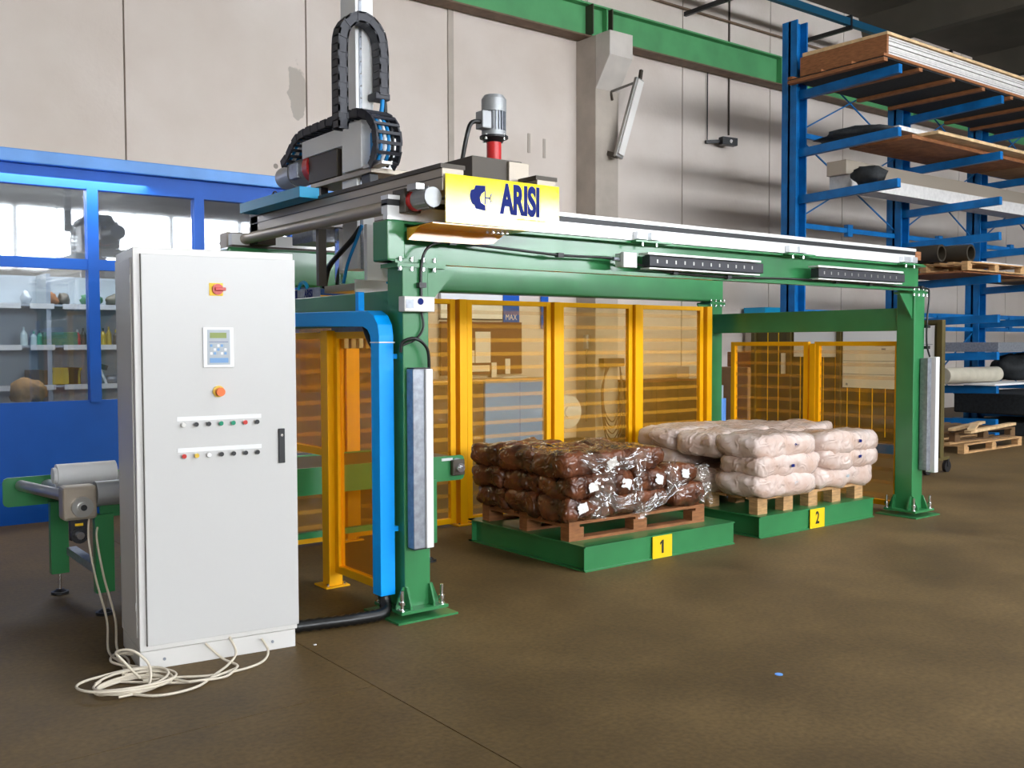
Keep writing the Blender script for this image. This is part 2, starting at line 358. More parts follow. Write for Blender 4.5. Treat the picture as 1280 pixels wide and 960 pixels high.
# leaning fluorescent lamp
p = thing('tube_lamp', 'slim pale fluorescent lamp hanging aslant beside the concrete pillar', 'lamp', (8.81, 7.2, 5.5))
a, b = Vector((9.02, 7.12, 6.17)), Vector((8.60, 7.2, 4.80))
part(MB().bar(a, b, .17, .07, (0, 1, 0)), 'housing', STEEL, p, .008)
part(MB().bar(a.lerp(b, .03)+Vector((0, -.05, 0)), a.lerp(b, .97)+Vector((0, -.05, 0)), .13, .04, (0, 1, 0)), 'diffuser', PAPER, p)
part(MB().bar((8.62, 7.4, 5.95), (8.98, 7.12, 6.12), .035).bar((8.62, 7.4, 5.95), (8.62, 7.36, 5.8), .03), 'hanger', STEEL_DK, p)
part(MB().bar((9.04, 7.12, 6.17), (9.07, 7.12, 6.33), .05, .05), 'cord_grip', STEEL_DK, p)
part(MB().bar((8.56, 7.4, 4.9), (8.58, 7.2, 4.82), .06, .08), 'lower_bracket', STEEL_DK, p)
p = thing('wall_camera', 'small black device with an eye fixed to the right wall panels', 'camera', (11.95, 7.8, 5.55))
part(MB().bar((11.55, 7.85, 5.53), (11.95, 7.7, 5.57), .06), 'arm', BLACK, p)
part(MB().bar((11.8, 7.7, 5.56), (12.15, 7.62, 5.55), .14, .15), 'body', BLACK, p, .01)
part(MB().cyl((11.98, 7.66, 5.56), (11.98, 7.58, 5.55), .035, 12), 'lens', WHITE, p)
part(MB().cyl((11.6, 7.86, 5.5), (11.6, 7.86, 7.0), .012, 6), 'cable', BLACK, p)
for i, (u, z) in enumerate(((7.22, 5.05), (7.55, 5.0))):
    B(u-.025, u+.025, WY-.015, WY, z-.22, z+.1).build('wall_bracket', CONC, label='%s short rusty strip on the wall panel left of the pillar' % ('left', 'right')[i], cat='strip')

# ------------------------------------------------------------------ office partition on the left
OY = 4.84
p = thing('office_partition', 'blue framed glazed office front along the left', 'partition', (-1, OY, 0))
OX0, OX1 = -4.6, 2.62
part(B(OX0, OX1, OY, OY+.06, 0, 1.12), 'lower_panel', OFFICE_BLUE, p)
part(B(OX0, OX1, OY-.02, OY+.08, 3.12, 3.30).box(OX0, OX1, OY-.015, OY+.07, 2.36, 2.46), 'rail', OFFICE_BLUE, p)
part(B(OX0-.1, OX1+.1, OY-.10, OY+.1, 3.30, 3.42), 'roof_flashing', OFFICE_LIGHT, p, .01)
mull = [-4.6, -3.6, -2.56, -1.53, -.505, .52, 1.55, 2.57]
for x in mull: part(B(x-.05, x+.05, OY-.025, OY+.085, 1.10, 3.14), 'mullion', OFFICE_BLUE, p)
for a, b in zip(mull, mull[1:]):
    part(B(a+.05, b-.05, OY+.02, OY+.03, 1.12, 2.36), 'lower_pane', GLASS, p)
    part(B(a+.05, b-.05, OY+.02, OY+.03, 2.46, 3.12), 'upper_pane', GLASS, p)
part(B(OX1-.06, OX1, OY+.06, WY, 0, 3.3), 'side_wall', OFFICE_BLUE, p)
part(B(OX0, OX1, OY+.1, WY, 3.28, 3.34), 'office_ceiling', CONC_L, p)
part(B(OX0, OX1-.06, 7.78, 7.84, 0, 3.28), 'inner_wall', CONC, p)
# shelving inside
p = thing('shelf_unit', 'grey steel shelf unit behind the office glass', 'shelf', (-1, 5.6, 0))
part(B(-4, .9, 5.86, 5.88, 0, 2.35), 'back_panel', KEYG, p)
for z in (2.05, 1.645, 1.25, .85): 
    part(B(-4, .9, 5.42, 5.86, z-.02, z), 'shelf_board', KEYG, p)
    for i in range(16):
        x = -3.95+i*.30
        part(B(x, x+.22, 5.41, 5.42, z-.045, z+.005), 'price_strip', PAPER, p)
for x in (-4, -2.4, -.8, .86): part(B(x, x+.04, 5.42, 5.86, 0, 2.35), 'upright', KEYG, p)
lamp = bpy.data.lights.new('office_fill', 'AREA'); lamp.energy = 55; lamp.size = 1.6; lamp.color = (1, .97, .9)  # fill light added so the shelf contents show
lo = bpy.data.objects.new('office_fill', lamp); lo.location = (-.8, 5.2, 3.2); COL.objects.link(lo)
tag(lo, 'added light brightening the shelves inside the office', 'lamp')
def bottle(h, r, m, capm):
    o = thing('bottle', 'x', 'bottle'); 
    MB().cyl((0, 0, 0), (0, 0, h*.62), r, 12).cyl((0, 0, h*.62), (0, 0, h*.82), r, 12, r*.35).build('body', m, o)
    MB().cyl((0, 0, h*.80), (0, 0, h), r*.33, 10).build('cap', capm, o); return o
BT_G = mat('green_plastic', (.05, .40, .22), .3); BT_C = mat('pale_plastic', (.6, .72, .7), .3); SPRAY_R = mat('red_can', (.5, .02, .03), .3)
SPRAY_Y = mat('yellow_can', (.6, .42, .02), .3); SPRAY_K = mat('dark_can', (.05, .05, .04), .3); BOXG = mat('green_box', (.05, .16, .08), .6)
row = [(-.99, .18, .034, BT_C, BT_C, 'pale conical bottle at the left end of the middle office shelf'), (-.90, .14, .03, BT_C, BT_G, 'clear bottle with green cap on the middle office shelf'),
       (-.845, .15, .03, BT_G, BLACK, 'dark green bottle beside the clear one on the middle office shelf')]
cans = [('red and white spray can', SPRAY_R, WHITE), ('black spray can', SPRAY_K, BLACK), ('dark red spray can', SPRAY_R, SPRAY_R), ('olive spray can', SPRAY_K, SPRAY_Y),
        ('yellow spray can', SPRAY_Y, BLACK), ('dull yellow spray can', SPRAY_Y, SPRAY_Y), ('dark can with yellow cap', SPRAY_K, SPRAY_Y), ('pale spray can', BT_C, SPRAY_R),
        ('bright red can', SPRAY_R, RED), ('tall red can', SPRAY_R, RED)]
for (x, h, r, a, b, lab) in row: o = bottle(h, r, a, b); o.location = (x, 5.52, 1.645); o['label'] = lab; o['group'] = 'bottles on the middle office shelf'
for i, (lab, a, b) in enumerate(cans):
    o = bottle(.16+.03*((i*7) % 3)/2, .028, a, b); o.location = (-.50+i*.062, 5.50+.03*(i % 2), 1.645)
    o['label'] = lab+' on the middle office shelf, %s in the can row' % ('first', 'second', 'third', 'fourth', 'fifth', 'sixth', 'seventh', 'eighth', 'ninth', 'tenth')[i]; o['group'] = 'spray cans on the middle office shelf'; o['category'] = 'can'
for i in range(6):
    o = bottle(.17, .028, (SPRAY_K, SPRAY_R, SPRAY_Y)[i % 3], (SPRAY_Y, BLACK, WHITE)[i % 3]); o.location = (.17+i*.062, 5.52, 1.645)
    o['label'] = '%s spray can right of the office mullion, %s in its row' % (('dark', 'red', 'yellow')[i % 3], ('first', 'second', 'third', 'fourth', 'fifth', 'sixth')[i]); o['group'] = 'spray cans right of the mullion'; o['category'] = 'can'
m = MB().box(-.16, .16, -.12, .12, 0, .13); o = m.build('box', BOXG, bevel=.006, label='dark green box on the middle office shelf', cat='box'); o.location = (-.67, 5.56, 1.645)
def crate(nm, m, x, z, w_, h_, lab):
    o = thing(nm, lab, 'crate', (x, 5.56, z))
    B(-w_/2, w_/2, -.12, .12, 0, .01).box(-w_/2, w_/2, -.12, -.11, 0, h_).box(-w_/2, w_/2, .11, .12, 0, h_).box(-w_/2, -w_/2+.01, -.12, .12, 0, h_).box(w_/2-.01, w_/2, -.12, .12, 0, h_).build('shell', m, o)
    B(-w_/2-.01, w_/2+.01, -.13, -.12, h_-.025, h_).build('rim', m, o)
crate('storage_bin', SPRAY_Y, -.64, 1.25, .30, .17, 'yellow storage bin on the lower office shelf')
crate('storage_bin', WOOD_D, -.86, 1.25, .2, .15, 'dark brown storage bin on the lower office shelf')
crate('storage_bin', ORANGE, -.56, 1.25, .09, .17, 'small orange bin on the lower office shelf')
# power tools and lumps on shelves
def lump(nm, m, loc, s, seed, lab, cat, grp=None, n=10):
    mb = MB(); vs = []; fs = []
    for i in range(n+1):
        th = math.pi*i/n
        for j in range(n*2):
            ph = math.pi*j/n; d = Vector((math.sin(th)*math.cos(ph), math.sin(th)*math.sin(ph), math.cos(th)))
            q = 1+.35*noise.noise(d*1.7+Vector((seed*3.1, 0, 0)))+.12*noise.noise(d*5+Vector((0, seed, 0)))
            vs.append(Vector((d.x*s[0]*q, d.y*s[1]*q, max(-s[2]*.8, d.z*s[2]*q)+s[2]*.8)))
    for i in range(n):
        for j in range(n*2): fs.append((i*2*n+j, i*2*n+(j+1) % (2*n), (i+1)*2*n+(j+1) % (2*n), (i+1)*2*n+j))
    mb.add(vs, fs, True); o = mb.build(nm, m, label=lab, cat=cat, group=grp); o.location = loc; return o
o = thing('hand_clamp', 'white A-shaped clamp stand on the lower office shelf', 'tool', (-.30, 5.5, 1.25))
MB().bar((-.07, 0, .0), (0, 0, .17), .025).build('leg', WHITE, o); MB().bar((.07, 0, 0), (0, 0, .17), .025).build('leg', WHITE, o)
MB().bar((-.05, 0, .2), (.08, 0, .16), .03, .05).build('head', BLACK, o)
for i, (x, s) in enumerate(((-.17, .07), (0.02, .08), (.14, .06))): lump('machine_part', (GALV, STEEL_DK, STEEL)[i], (x, 5.52, 1.25), (s, .06, .05+.02*i), i+3, ('grey cast part', 'dark cast part', 'steel cast part')[i]+' on the lower office shelf', 'part')
for i, (x, mm, s) in enumerate(((-.95, KEYG, .05), (-.72, WOOD_R, .075), (-.60, STEEL_DK, .06), (-.34, BOXG, .10), (-.1, STEEL_DK, .09), (.1, STEEL, .07))):
    lump('workshop_item', mm, (x, 5.6, 2.05), (s, .08, .07), i+11, ('small grey', 'reddish', 'dark', 'green-grey', 'wide dark', 'steel grey')[i]+' lump on the top office shelf', 'part')
lump('hair_bundle', mat('brown_fur', (.30, .16, .06), .9, var=.3, vscale=20), (-1.05, 5.1, 1.1), (.16, .14, .13), 31, 'tan brown sack slumped behind the lower left office glass', 'sack')

# ------------------------------------------------------------------ gantry frame
def ibeam_x(mb, x0, x1, yc, z0, z1, wd, t=.014):
    mb.box(x0, x1, yc-wd/2, yc+wd/2, z0, z0+t); mb.box(x0, x1, yc-wd/2, yc+wd/2, z1-t, z1); mb.box(x0, x1, yc-t/2, yc+t/2, z0+t, z1-t); return mb
GL, GD = 5.57, 2.47; HB = 2.14
p = thing('portal_gantry', 'green steel portal frame with four columns standing over the pallets', 'gantry', (0, 0, 0))
def bolt(q, x, y, z, h=.12, r=.011):
    MB().cyl((x, y, z-.02), (x, y, z+h), r, 8).cyl((x, y, z+.035), (x, y, z+.055), r*1.9, 6).cyl((x, y, z-.01), (x, y, z+.008), r*1.9, 6).build('anchor_bolt', CHROME, q)
for (x, y) in ((0, 0), (GL, 0), (0, GD), (GL, GD)):
    top = HB if y == 0 else HB-.02
    c = B(x, x+.18, y, y+.18, .06, top).build('column', GREEN, p, .006)
    cx, cy = x+.09, y+.09
    B(cx-.20, cx+.22, cy-.2, cy+.22, 0, .012).build('floor_plate', GREEN, c)
    B(cx-.16, cx+.17, cy-.17, cy+.16, .045, .065).build('base_plate', GREEN, c, .002)
    for sx in (-1, 1):
        for yy in (y+.008, y+.172):
            MB().prism([(cx+sx*.09, .065), (cx+sx*.15, .065), (cx+sx*.15, .085), (cx+sx*.105, .19), (cx+sx*.09, .19)], lambda a, b, t: (a, t, b), yy-.006, yy+.006).build('gusset', GREEN, c)
    for sy in (-1, 1):
        for xx in (x+.008, x+.172):
            MB().prism([(cy+sy*.09, .065), (cy+sy*.15, .065), (cy+sy*.15, .085), (cy+sy*.105, .19), (cy+sy*.09, .19)], lambda a, b, t: (t, a, b), xx-.006, xx+.006).build('gusset', GREEN, c)
    for sx in (-1, 1):
        for sy in (-1, 1): bolt(c, cx+sx*.14, cy+sy*.14, .065)
    # head plate, knee plate and bolts
    B(x-.04, x+.30 if x < 1 else x+.22, y-.01, y+.19, top-.035, top-.01).build('head_plate', GREEN, c)
    hb = MB()
    for bx in (-.02, .06, .14, .22) if x < 1 else (-.02, .06, .14, .20):
        for zz in (top-.045, top+.012): hb.cyl((x+bx, y-.005, zz-.012), (x+bx, y-.005, zz+.012), .013, 6)
    hb.build('head_bolt', CHROME, c)
    s_ = 1 if x < 1 else -1; xb = x+.18 if x < 1 else x
    MB().prism([(xb, top-.035), (xb+s_*.22, top-.035), (xb, top-.27)], lambda a, b, t: (a, t, b), y+.02, y+.034).build('knee_plate', GREEN, c)
# longitudinal beams
fb = ibeam_x(MB(), -.08, GL+.2, .09, HB, 2.375, .17).build('front_beam', GREEN, p)
B(-.1, 0.02, 0, .18, HB, 2.38).build('end_plate', GREEN, fb, .01)
B(-.05, GL+.18, .0, .03, HB-.01, HB+.015).build('lower_lip', GREEN, fb)
rb = MB().box(-.1, GL+.2, GD, GD+.18, HB-.02, 2.42).build('rear_beam', GREEN, p, .02)
cb = MB()
for x in (0, GL): B(x+.02, x+.16, .18, GD, 1.76, 1.975).build('cross_beam', GREEN, p, .004)
for y in (0.0, 0.2): pass
# aluminium running rail with clamps
ra = B(.9, GL+.0, -.0, .07, 2.415, 2.475).box(-.1, .9, -.0, .07, 2.415, 2.475).build('running_rail', ALU_W, p)
B(-.1, GL, -.004, .07, 2.462, 2.497).build('rail_groove', BLACK, ra)
B(-.1, GL, -.01, .075, 2.497, 2.522).build('rail_top', ALU_W, ra)
B(-.1, GL, .0, .05, 2.38, 2.415).build('rail_foot', ALU_W, ra)
for x in (1.9, 3.62, 5.3):
    for d in (0, .14): B(x+d, x+d+.1, -.045, .0, 2.385, 2.44).build('rail_clamp', ALU, ra, .003)
    B(x-.02, x+.34, -.05, .0, 2.365, 2.378).build('clamp_shelf', GREEN, ra)
    MB().cyl((x+.06, -.03, 2.34), (x+.06, -.03, 2.37), .01, 6).cyl((x+.2, -.03, 2.34), (x+.2, -.03, 2.37), .01, 6).build('clamp_bolt', CHROME, ra)
B(GL, GL+.1, 0, .06, 2.42, 2.50).build('rail_stop', WOOD_R, p)
rr = B(-.05, GL, GD+.05, GD+.12, 2.44, 2.53).build('rear_rail', ALU_W, p)
B(-.05, GL, GD+.045, GD+.125, 2.42, 2.44).build('rail_foot', STEEL_DK, rr)
# cable trays with slotted black chain
for (a, b) in ((1.95, 3.24), (3.93, 5.26)):
    t = thing('chain_tray', 'slotted black cable chain tray on the front beam face, %s of the two' % ('left' if a < 3 else 'right'), 'cable tray', (a, -.02, 2.18))
    part(B(a, b-.05, -.10, .0, 2.275, 2.29), 'cover_strip', ALU_W, t)
    part(B(a+.02, b-.05, -.09, .0, 2.175, 2.185), 'lower_strip', ALU_W, t)
    part(B(a+.03, b, -.085, -.005, 2.195, 2.27), 'chain', CHAIN, t, .004)
    for i in range(12):
        x = a+.1+i*(b-a-.15)/12; part(B(x, x+.012, -.087, -.085, 2.22, 2.245), 'slot', STEEL, t)
# black cable on the beam with two junction boxes
cab = [(.12, -.015, 1.92), (.12, -.015, 2.10), (.16, -.02, 2.22), (.30, -.02, 2.265), (.7, -.02, 2.255), (1.2, -.02, 2.235), (1.72, -.02, 2.235), (2.2, -.02, 2.17), (2.9, -.02, 2.155), (3.6, -.02, 2.17), (4.4, -.02, 2.17), (5.3, -.02, 2.16), (5.72, -.02, 2.16), (5.79, -.02, 2.1), (5.76, -.02, 1.85), (5.76, -.02, 1.64), (5.80, -.03, 1.51)]
t = thing('signal_cable', 'thin black signal cable clipped along the front beam', 'cable', (2.8, -.02, 2.2))
part(MB().tube(smoothpath(cab), .009, 8), 'wire', BLACK_RUB, t)
for (x, z) in ((.34, 2.265), (1.2, 2.235), (2.3, 2.165), (2.9, 2.155), (4.3, 2.17), (4.8, 2.168), (5.65, 2.163), (.12, 2.0), (5.77, 1.8), (5.77, 1.6)):
    part(B(x-.025, x+.025, -.035, .0, z-.015, z+.015), 'clip', BLACK, t)
t = thing('junction_box', 'pale grey junction box on the front beam face', 'box', (1.77, -.03, 2.23))
part(B(1.72, 1.84, -.09, 0, 2.18, 2.275), 'body', WHITE, t, .006); part(B(1.715, 1.845, -.095, -.06, 2.175, 2.28), 'lid', WHITE, t, .004)
part(MB().cyl((1.66, -.045, 2.232), (1.72, -.045, 2.232), .014, 8), 'cable_gland', GALV, t)
t = thing('label_box', 'small grey switch box near the top of the front left column', 'box', (.08, -.03, 1.88))
part(B(-.03, .18, -.07, 0, 1.84, 1.93), 'body', GREY_CAB, t, .005)
part(B(-.02, .03, -.072, -.07, 1.86, 1.91), 'window', GALV, t)
part(MB().cyl((.08, -.072, 1.90), (.08, -.070, 1.90), .02, 16, caps=True), 'emblem', INK, t)

# light curtain posts
def light_curtain(x0, x1, z0, z1, lab, wheels=False):
    t = thing('light_curtain', lab, 'sensor post', ((x0+x1)/2, -.06, z0))
    xm = x0+(x1-x0)*.62
    part(B(x0, xm, -.085, -.01, z0, z1), 'housing', GALV, t, .004)
    part(B(xm, x1, -.10, -.01, z0, z1), 'front_profile', WHITE, t, .004)
    part(B(x0+.01, x1-.01, -.08, 0.0, z1, z1+.008).box(x0+.01, x1-.01, -.08, 0, z0-.008, z0), 'end_cap', BLACK, t)
    return t
t = light_curtain(.015, .145, .43, 1.50, 'silver sensor post mounted on the front left green column')
part(MB().tube(smoothpath([(.15, -.05, 1.50), (.13, -.06, 1.62), (.05, -.06, 1.68), (-.02, -.03, 1.66), (-.03, -.02, 1.60)]), .01), 'lead', BLACK_RUB, t)
part(MB().tube(smoothpath([(.12, -.015, 1.84), (.13, -.02, 1.75), (.08, -.02, 1.68), (-.02, -.02, 1.64)]), .007), 'wire', BLACK_RUB, t)
t = thing('mirror_post', 'tall sensor post with grey, brown and white profiles on the front right column', 'sensor post', (5.85, -.08, .42))
part(B(5.665, 5.73, -.09, -.01, .44, 1.50), 'housing', GALV, t, .004)
part(B(5.73, 5.79, -.05, 0.0, .44, 1.50), 'mirror', WOOD_D, t)
part(B(5.79, 5.855, -.10, -.01, .41, 1.51), 'front_profile', WHITE, t, .004)
part(B(5.70, 5.76, -.01, .02, .6, .66).box(5.70, 5.76, -.01, .02, 1.3, 1.36), 'mount', GALV, t)

# ------------------------------------------------------------------ bridge with sign, drives
p = thing('gantry_bridge', 'grey aluminium bridge crossing the portal behind the yellow sign', 'bridge', (.5, 1.1, 2.5))
for (a, b) in ((.10, .25), (.80, .95)):
    q = part(B(a, b, -.28, 2.50, 2.53, 2.66), 'side_beam', ALU_B, p, .004)
    B(a-.002, a+.004, -.28, 2.50, 2.603, 2.610).build('groove', STEEL_DK, q)
    B(a-.01, b+.01, -.28, 2.50, 2.66, 2.685).build('rail', STEEL_DK, q)
sh = part(MB().cyl((.06, .19, 2.49), (.06, 2.72, 2.49), .042, 20), 'drive_shaft_cover', ALU_B, p)
part(B(-.02, .14, 2.70, 2.86, 2.42, 2.56), 'end_bearing', ALU_B, p, .01)
part(B(.02, .05, 2.86, 2.98, 2.48, 2.50), 'limit_rod', STEEL_DK, p)
part(MB().cyl((.06, .09, 2.49), (.06, .19, 2.49), .05, 12).cyl((.06, .11, 2.49), (.06, .125, 2.49), .065, 12).cyl((.06, .16, 2.49), (.06, .175, 2.49), .065, 12), 'coupling', CHROME, p)
part(B(-.02, .095, -.06, .08, 2.42, 2.56), 'gearbox', STEEL_DK, p, .006)
part(MB().cyl((.05, -.10, 2.49), (.05, -.06, 2.49), .062, 20), 'red_flange', RED, p)
mt = part(MB().cyl((.05, -.25, 2.49), (.05, -.10, 2.49), .058, 20).cyl((.05, -.262, 2.49), (.05, -.25, 2.49), .058, 20, .045), 'bridge_motor', MOTOR, p)
mf = MB()
for i in range(10):
    a = math.pi*2*i/10; mf.bar((.05+.058*math.cos(a), -.24, 2.49+.058*math.sin(a)), (.05+.058*math.cos(a), -.12, 2.49+.058*math.sin(a)), .006, .012)
mf.build('cooling_fin', MOTOR, mt).matrix_parent_inverse = Matrix()
part(B(-.04, .02, -.22, -.12, 2.53, 2.57), 'terminal_box', STEEL, p, .004)
part(B(-.05, .10, 1.28, 2.35, 2.665, 2.74), 'cable_trough', TEAL, p, .003)
part(MB().tube([(.02, 1.85+.04*math.cos(a*.4), 2.74+.04*math.sin(a*.4)) for a in range(9)], .006, 6), 'lifting_eye', STEEL_DK, p)
part(B(.10, .25, 2.36, 2.52, 2.44, 2.68), 'end_bracket', STEEL_DK, p)
part(B(.25, .80, -.2, -.05, 2.54, 2.60), 'end_carriage', STEEL_DK, p); part(B(.25, .80, 2.2, 2.35, 2.54, 2.60), 'end_carriage', STEEL_DK, p)
part(B(.45, .84, -.08, .35, 2.66, 2.80), 'motor_base', STEEL_DK, p, .006)
part(B(.72, .88, -.10, .06, 2.66, 2.79), 'bearing_block', ALU_B, p, .005)
# sign
sg = part(B(.105, .955, -.306, -.30, 2.345, 2.625), 'sign_plate', SIGN_Y, p, .001, label='yellow sign plate with blue lettering and gear emblem')
text('lettering', 'ARISI', INK, front_at(.650, -.3072, 2.505), .235, sg, sx=.57, bold=.011).matrix_parent_inverse = Matrix()
sp = MB()
for i in range(7): sp.box(.62+i*.033, .645+i*.033-.004*(i % 3), -.3072, -.306, 2.395, 2.405)
sp.build('small_print', LABEL_Y, sg, kind='stuff')
def circ(cx, cz, r, n=20): return [(cx+r*math.cos(2*math.pi*i/n), cz+r*math.sin(2*math.pi*i/n)) for i in range(n)]
em = MB(); fn = lambda a, b, t: (a, t, b)
em.prism([(.315, .0+2.575), (.385, 2.578), (.385, 2.548), (.358, 2.530), (.345, 2.505), (.352, 2.478), (.385, 2.462), (.385, 2.432), (.315, 2.440), (.305, 2.462), (.295, 2.462), (.285, 2.476), (.275, 2.50), (.275, 2.52), (.283, 2.545), (.305, 2.552)], fn, -.3075, -.306)
em.box(.385, .400, -.3075, -.306, 2.505, 2.512); em.box(.382, .388, -.3075, -.306, 2.470, 2.548)
em.bar((.398, -.3068, 2.508), (.418, -.3068, 2.508), .0015, .007); em.bar((.418, -.3068, 2.508), (.430, -.3068, 2.535), .0015, .005); em.bar((.418, -.3068, 2.508), (.428, -.3068, 2.482), .0015, .004)
em.build('emblem', INK, sg)
for c in sg.children: c.matrix_parent_inverse = Matrix()
# orange guard tray under the sign
gd = MB(); gd.box(.02, .72, -.30, -.02, 2.335, 2.342)
gd.prism([(.0, 2.335), (.70, 2.335), (.62, 2.275), (.48, 2.262), (.0, 2.262)], lambda a, b, t: (a+.02, t, b), -.04, -.034)
gd.prism([(-.30, 2.342), (-.02, 2.342), (-.02, 2.262), (-.16, 2.335)], lambda a, b, t: (t, a, b), .02, .026)
part(gd, 'guard_tray', ORANGE_Y, p)
for i in range(4):
    for j in range(2): part(MB().cyl((.52+i*.035, -.14-j*.06, 2.32), (.52+i*.035, -.14-j*.06, 2.336), .011, 8), 'tray_bolt', CHROME, p)
# vertical motor
v = thing('vertical_motor', 'grey finned motor standing upright on a red flange above the sign', 'motor', (.72, .06, 2.80))
MB().cyl((0, 0, -.01), (0, 0, .13), .047, 24).build('red_flange', RED, v)
MB().cyl((0, 0, .13), (0, 0, .155), .05, 24, .08).cyl((0, 0, .155), (0, 0, .168), .092, 24).build('mounting_flange', BLACK, v)
mm = MB().cyl((0, 0, .168), (0, 0, .20), .078, 24).cyl((0, 0, .20), (0, 0, .32), .066, 24).build('stator', MOTOR, v)
f = MB()
for i in range(22):
    a = 2*math.pi*i/22; f.bar((.07*math.cos(a), .07*math.sin(a), .2), (.07*math.cos(a), .07*math.sin(a), .32), .006, .016, (math.cos(a), math.sin(a), 0))
f.build('cooling_fin', GALV, mm)
MB().cyl((0, 0, .32), (0, 0, .40), .080, 28).cyl((0, 0, .40), (0, 0, .425), .080, 28, .062).build('fan_cowl', MOTOR, v)
B(-.13, -.06, -.06, .02, .20, .31).build('terminal_box', MOTOR, v, .006)
MB().tube(smoothpath([(-.13, -.03, .24), (-.20, -.03, .22), (-.235, -.02, .1), (-.25, .02, -.1)]), .014, 10).build('power_cable', BLACK_RUB, v)
bl = MB()
for i in range(4):
    a = math.pi/4+i*math.pi/2-.5; bl.cyl((.08*math.cos(a), .08*math.sin(a), .14), (.08*math.cos(a), .08*math.sin(a), .175), .010, 6)
bl.build('flange_bolt', CHROME, v)

# ------------------------------------------------------------------ trolley with vertical axis
p = thing('lifting_trolley', 'trolley on the bridge with white vertical axis and looping cable chains', 'trolley', (.5, 1.4, 2.69))
part(B(.30, .85, .90, 1.83, 2.82, 2.855), 'base_plate', ALU_B, p, .003)
part(B(.32, .38, 1.70, 1.82, 2.66, 2.82).box(.32, .38, .95, 1.07, 2.68, 2.82).box(.8, .85, 1.7, 1.8, 2.68, 2.82).box(.8, .85, .95, 1.07, 2.68, 2.82), 'foot', BLACK, p)
part(B(.28, .36, .72, .98, 2.85, 2.87), 'stop_bar', STEEL, p)
part(B(.30, .60, 1.40, 1.86, 2.86, 3.06), 'gearbox', STEEL_DK, p, .006)
part(MB().cyl((.40, 1.86, 3.0), (.40, 1.94, 3.0), .12, 24), 'red_flange', RED, p)
q = part(MB().cyl((.40, 1.94, 3.0), (.40, 2.22, 3.0), .105, 24).cyl((.40, 2.22, 3.0), (.40, 2.50, 3.0), .112, 24, .088), 'drive_motor', MOTOR, p)
part(B(.28, .34, 2.02, 2.16, 2.93, 3.05), 'terminal_box', GALV, p, .006)
part(B(.29, .56, 1.15, 1.95, 3.06, 3.19), 'white_housing', WHITE_B, p, .004)
part(B(.28, .56, 1.0, 1.28, 2.86, 3.19), 'side_plate', WHITE_B, p, .004)
part(B(.34, .38, .92, .98, 2.86, 3.10), 'hose_bundle', HOSE_B, p)
# the vertical beam, from above the frame to the gripper
vb = part(B(.33, .47, 1.16, 1.38, 2.18, 4.35), 'vertical_axis', WHITE_B, p, .004)
B(.355, .375, 1.152, 1.16, 2.18, 4.35).build('rack_rail', GALV, vb); 
for i in range(14): B(.360, .370, 1.146, 1.152, 3.2+i*.085, 3.212+i*.085).build('rail_screw', CHROME, vb)
for c in vb.children: c.matrix_parent_inverse = Matrix()
def chain(pts, wdt, axis, nm, th=.075, fill=.9, pitch=.05):
    """flat energy chain: side plates and cross bars of every link, joined in one part; axis = width direction"""
    P = smoothpath(pts, 10); m = MB(); L = [0]; X = Vector(axis)
    for a, b in zip(P, P[1:]): L.append(L[-1]+(b-a).length)
    n = int(L[-1]/pitch)
    def at(s):
        for i in range(len(P)-1):
            if L[i+1] >= s: t = (s-L[i])/max(1e-6, L[i+1]-L[i]); return P[i].lerp(P[i+1], t)
        return P[-1]
    for i in range(n):
        a, b = at(L[-1]*i/n), at(L[-1]*(i+.97)/n); d = (b-a).normalized(); nn = X.cross(d)
        c = a.lerp(b, fill); e = .004 if i % 2 else 0.
        for (w0, w1, h0, h1, A, Bq) in ((-wdt/2+e, -wdt/2+.014+e, -th/2+e, th/2-e, a-d*.01, b+d*.01), (wdt/2-.014-e, wdt/2-e, -th/2+e, th/2-e, a-d*.01, b+d*.01), (-wdt/2, wdt/2, -th/2, -th/2+.012, a, c), (-wdt/2, wdt/2, th/2-.012, th/2, a, c)):
            m.add([q+X*ww+nn*hh for q in (A, Bq) for hh in (h0, h1) for ww in (w0, w1)], [(0, 1, 3, 2), (4, 6, 7, 5), (0, 4, 5, 1), (2, 3, 7, 6), (0, 2, 6, 4), (1, 5, 7, 3)])
    return part(m, nm, CHAIN, p)
cy = 1.08
loop = [(.165, cy, 3.13), (.165, cy, 3.3), (.165, cy, 3.65)]+[(.325-.16*math.cos(a), cy, 3.70+.20*math.sin(a)) for a in [math.pi*i/8 for i in range(1, 8)]]+[(.485, cy, 3.65), (.485, cy, 3.5), (.485, cy, 3.40)]
chain(loop, .10, (0, 1, 0), 'vertical_cable_chain', .075)
part(B(.42, .54, 1.04, 1.16, 3.36, 3.41), 'chain_anchor', CHAIN, p, .01)
part(MB().tube(smoothpath([(.485, 1.06, 3.38), (.47, 1.05, 3.28), (.43, 1.05, 3.16), (.40, 1.08, 3.05)]), .016), 'hose', HOSE_B, p)
part(MB().tube(smoothpath([(.505, 1.08, 3.38), (.50, 1.06, 3.27), (.46, 1.04, 3.14), (.42, 1.05, 3.05)]), .02), 'hose', BLACK_RUB, p)
low = [(.36, 2.26, 3.07), (.36, 2.16, 3.12), (.36, 1.98, 3.23), (.36, 1.6, 3.25), (.36, 1.1, 3.245), (.36, .93, 3.21), (.36, .82, 3.13), (.36, .78, 3.02), (.36, .80, 2.92), (.36, .86, 2.86)]
chain(low, .20, (1, 0, 0), 'horizontal_cable_chain', .06, .35, .06)
for dx, mm in ((-.05, HOSE_B), (-.02, WHITE), (.01, HOSE_B), (.04, BLACK_RUB)):
    part(MB().tube(smoothpath([(x+dx, y, z) for x, y, z in low]), .012, 8), 'hose', mm, p)
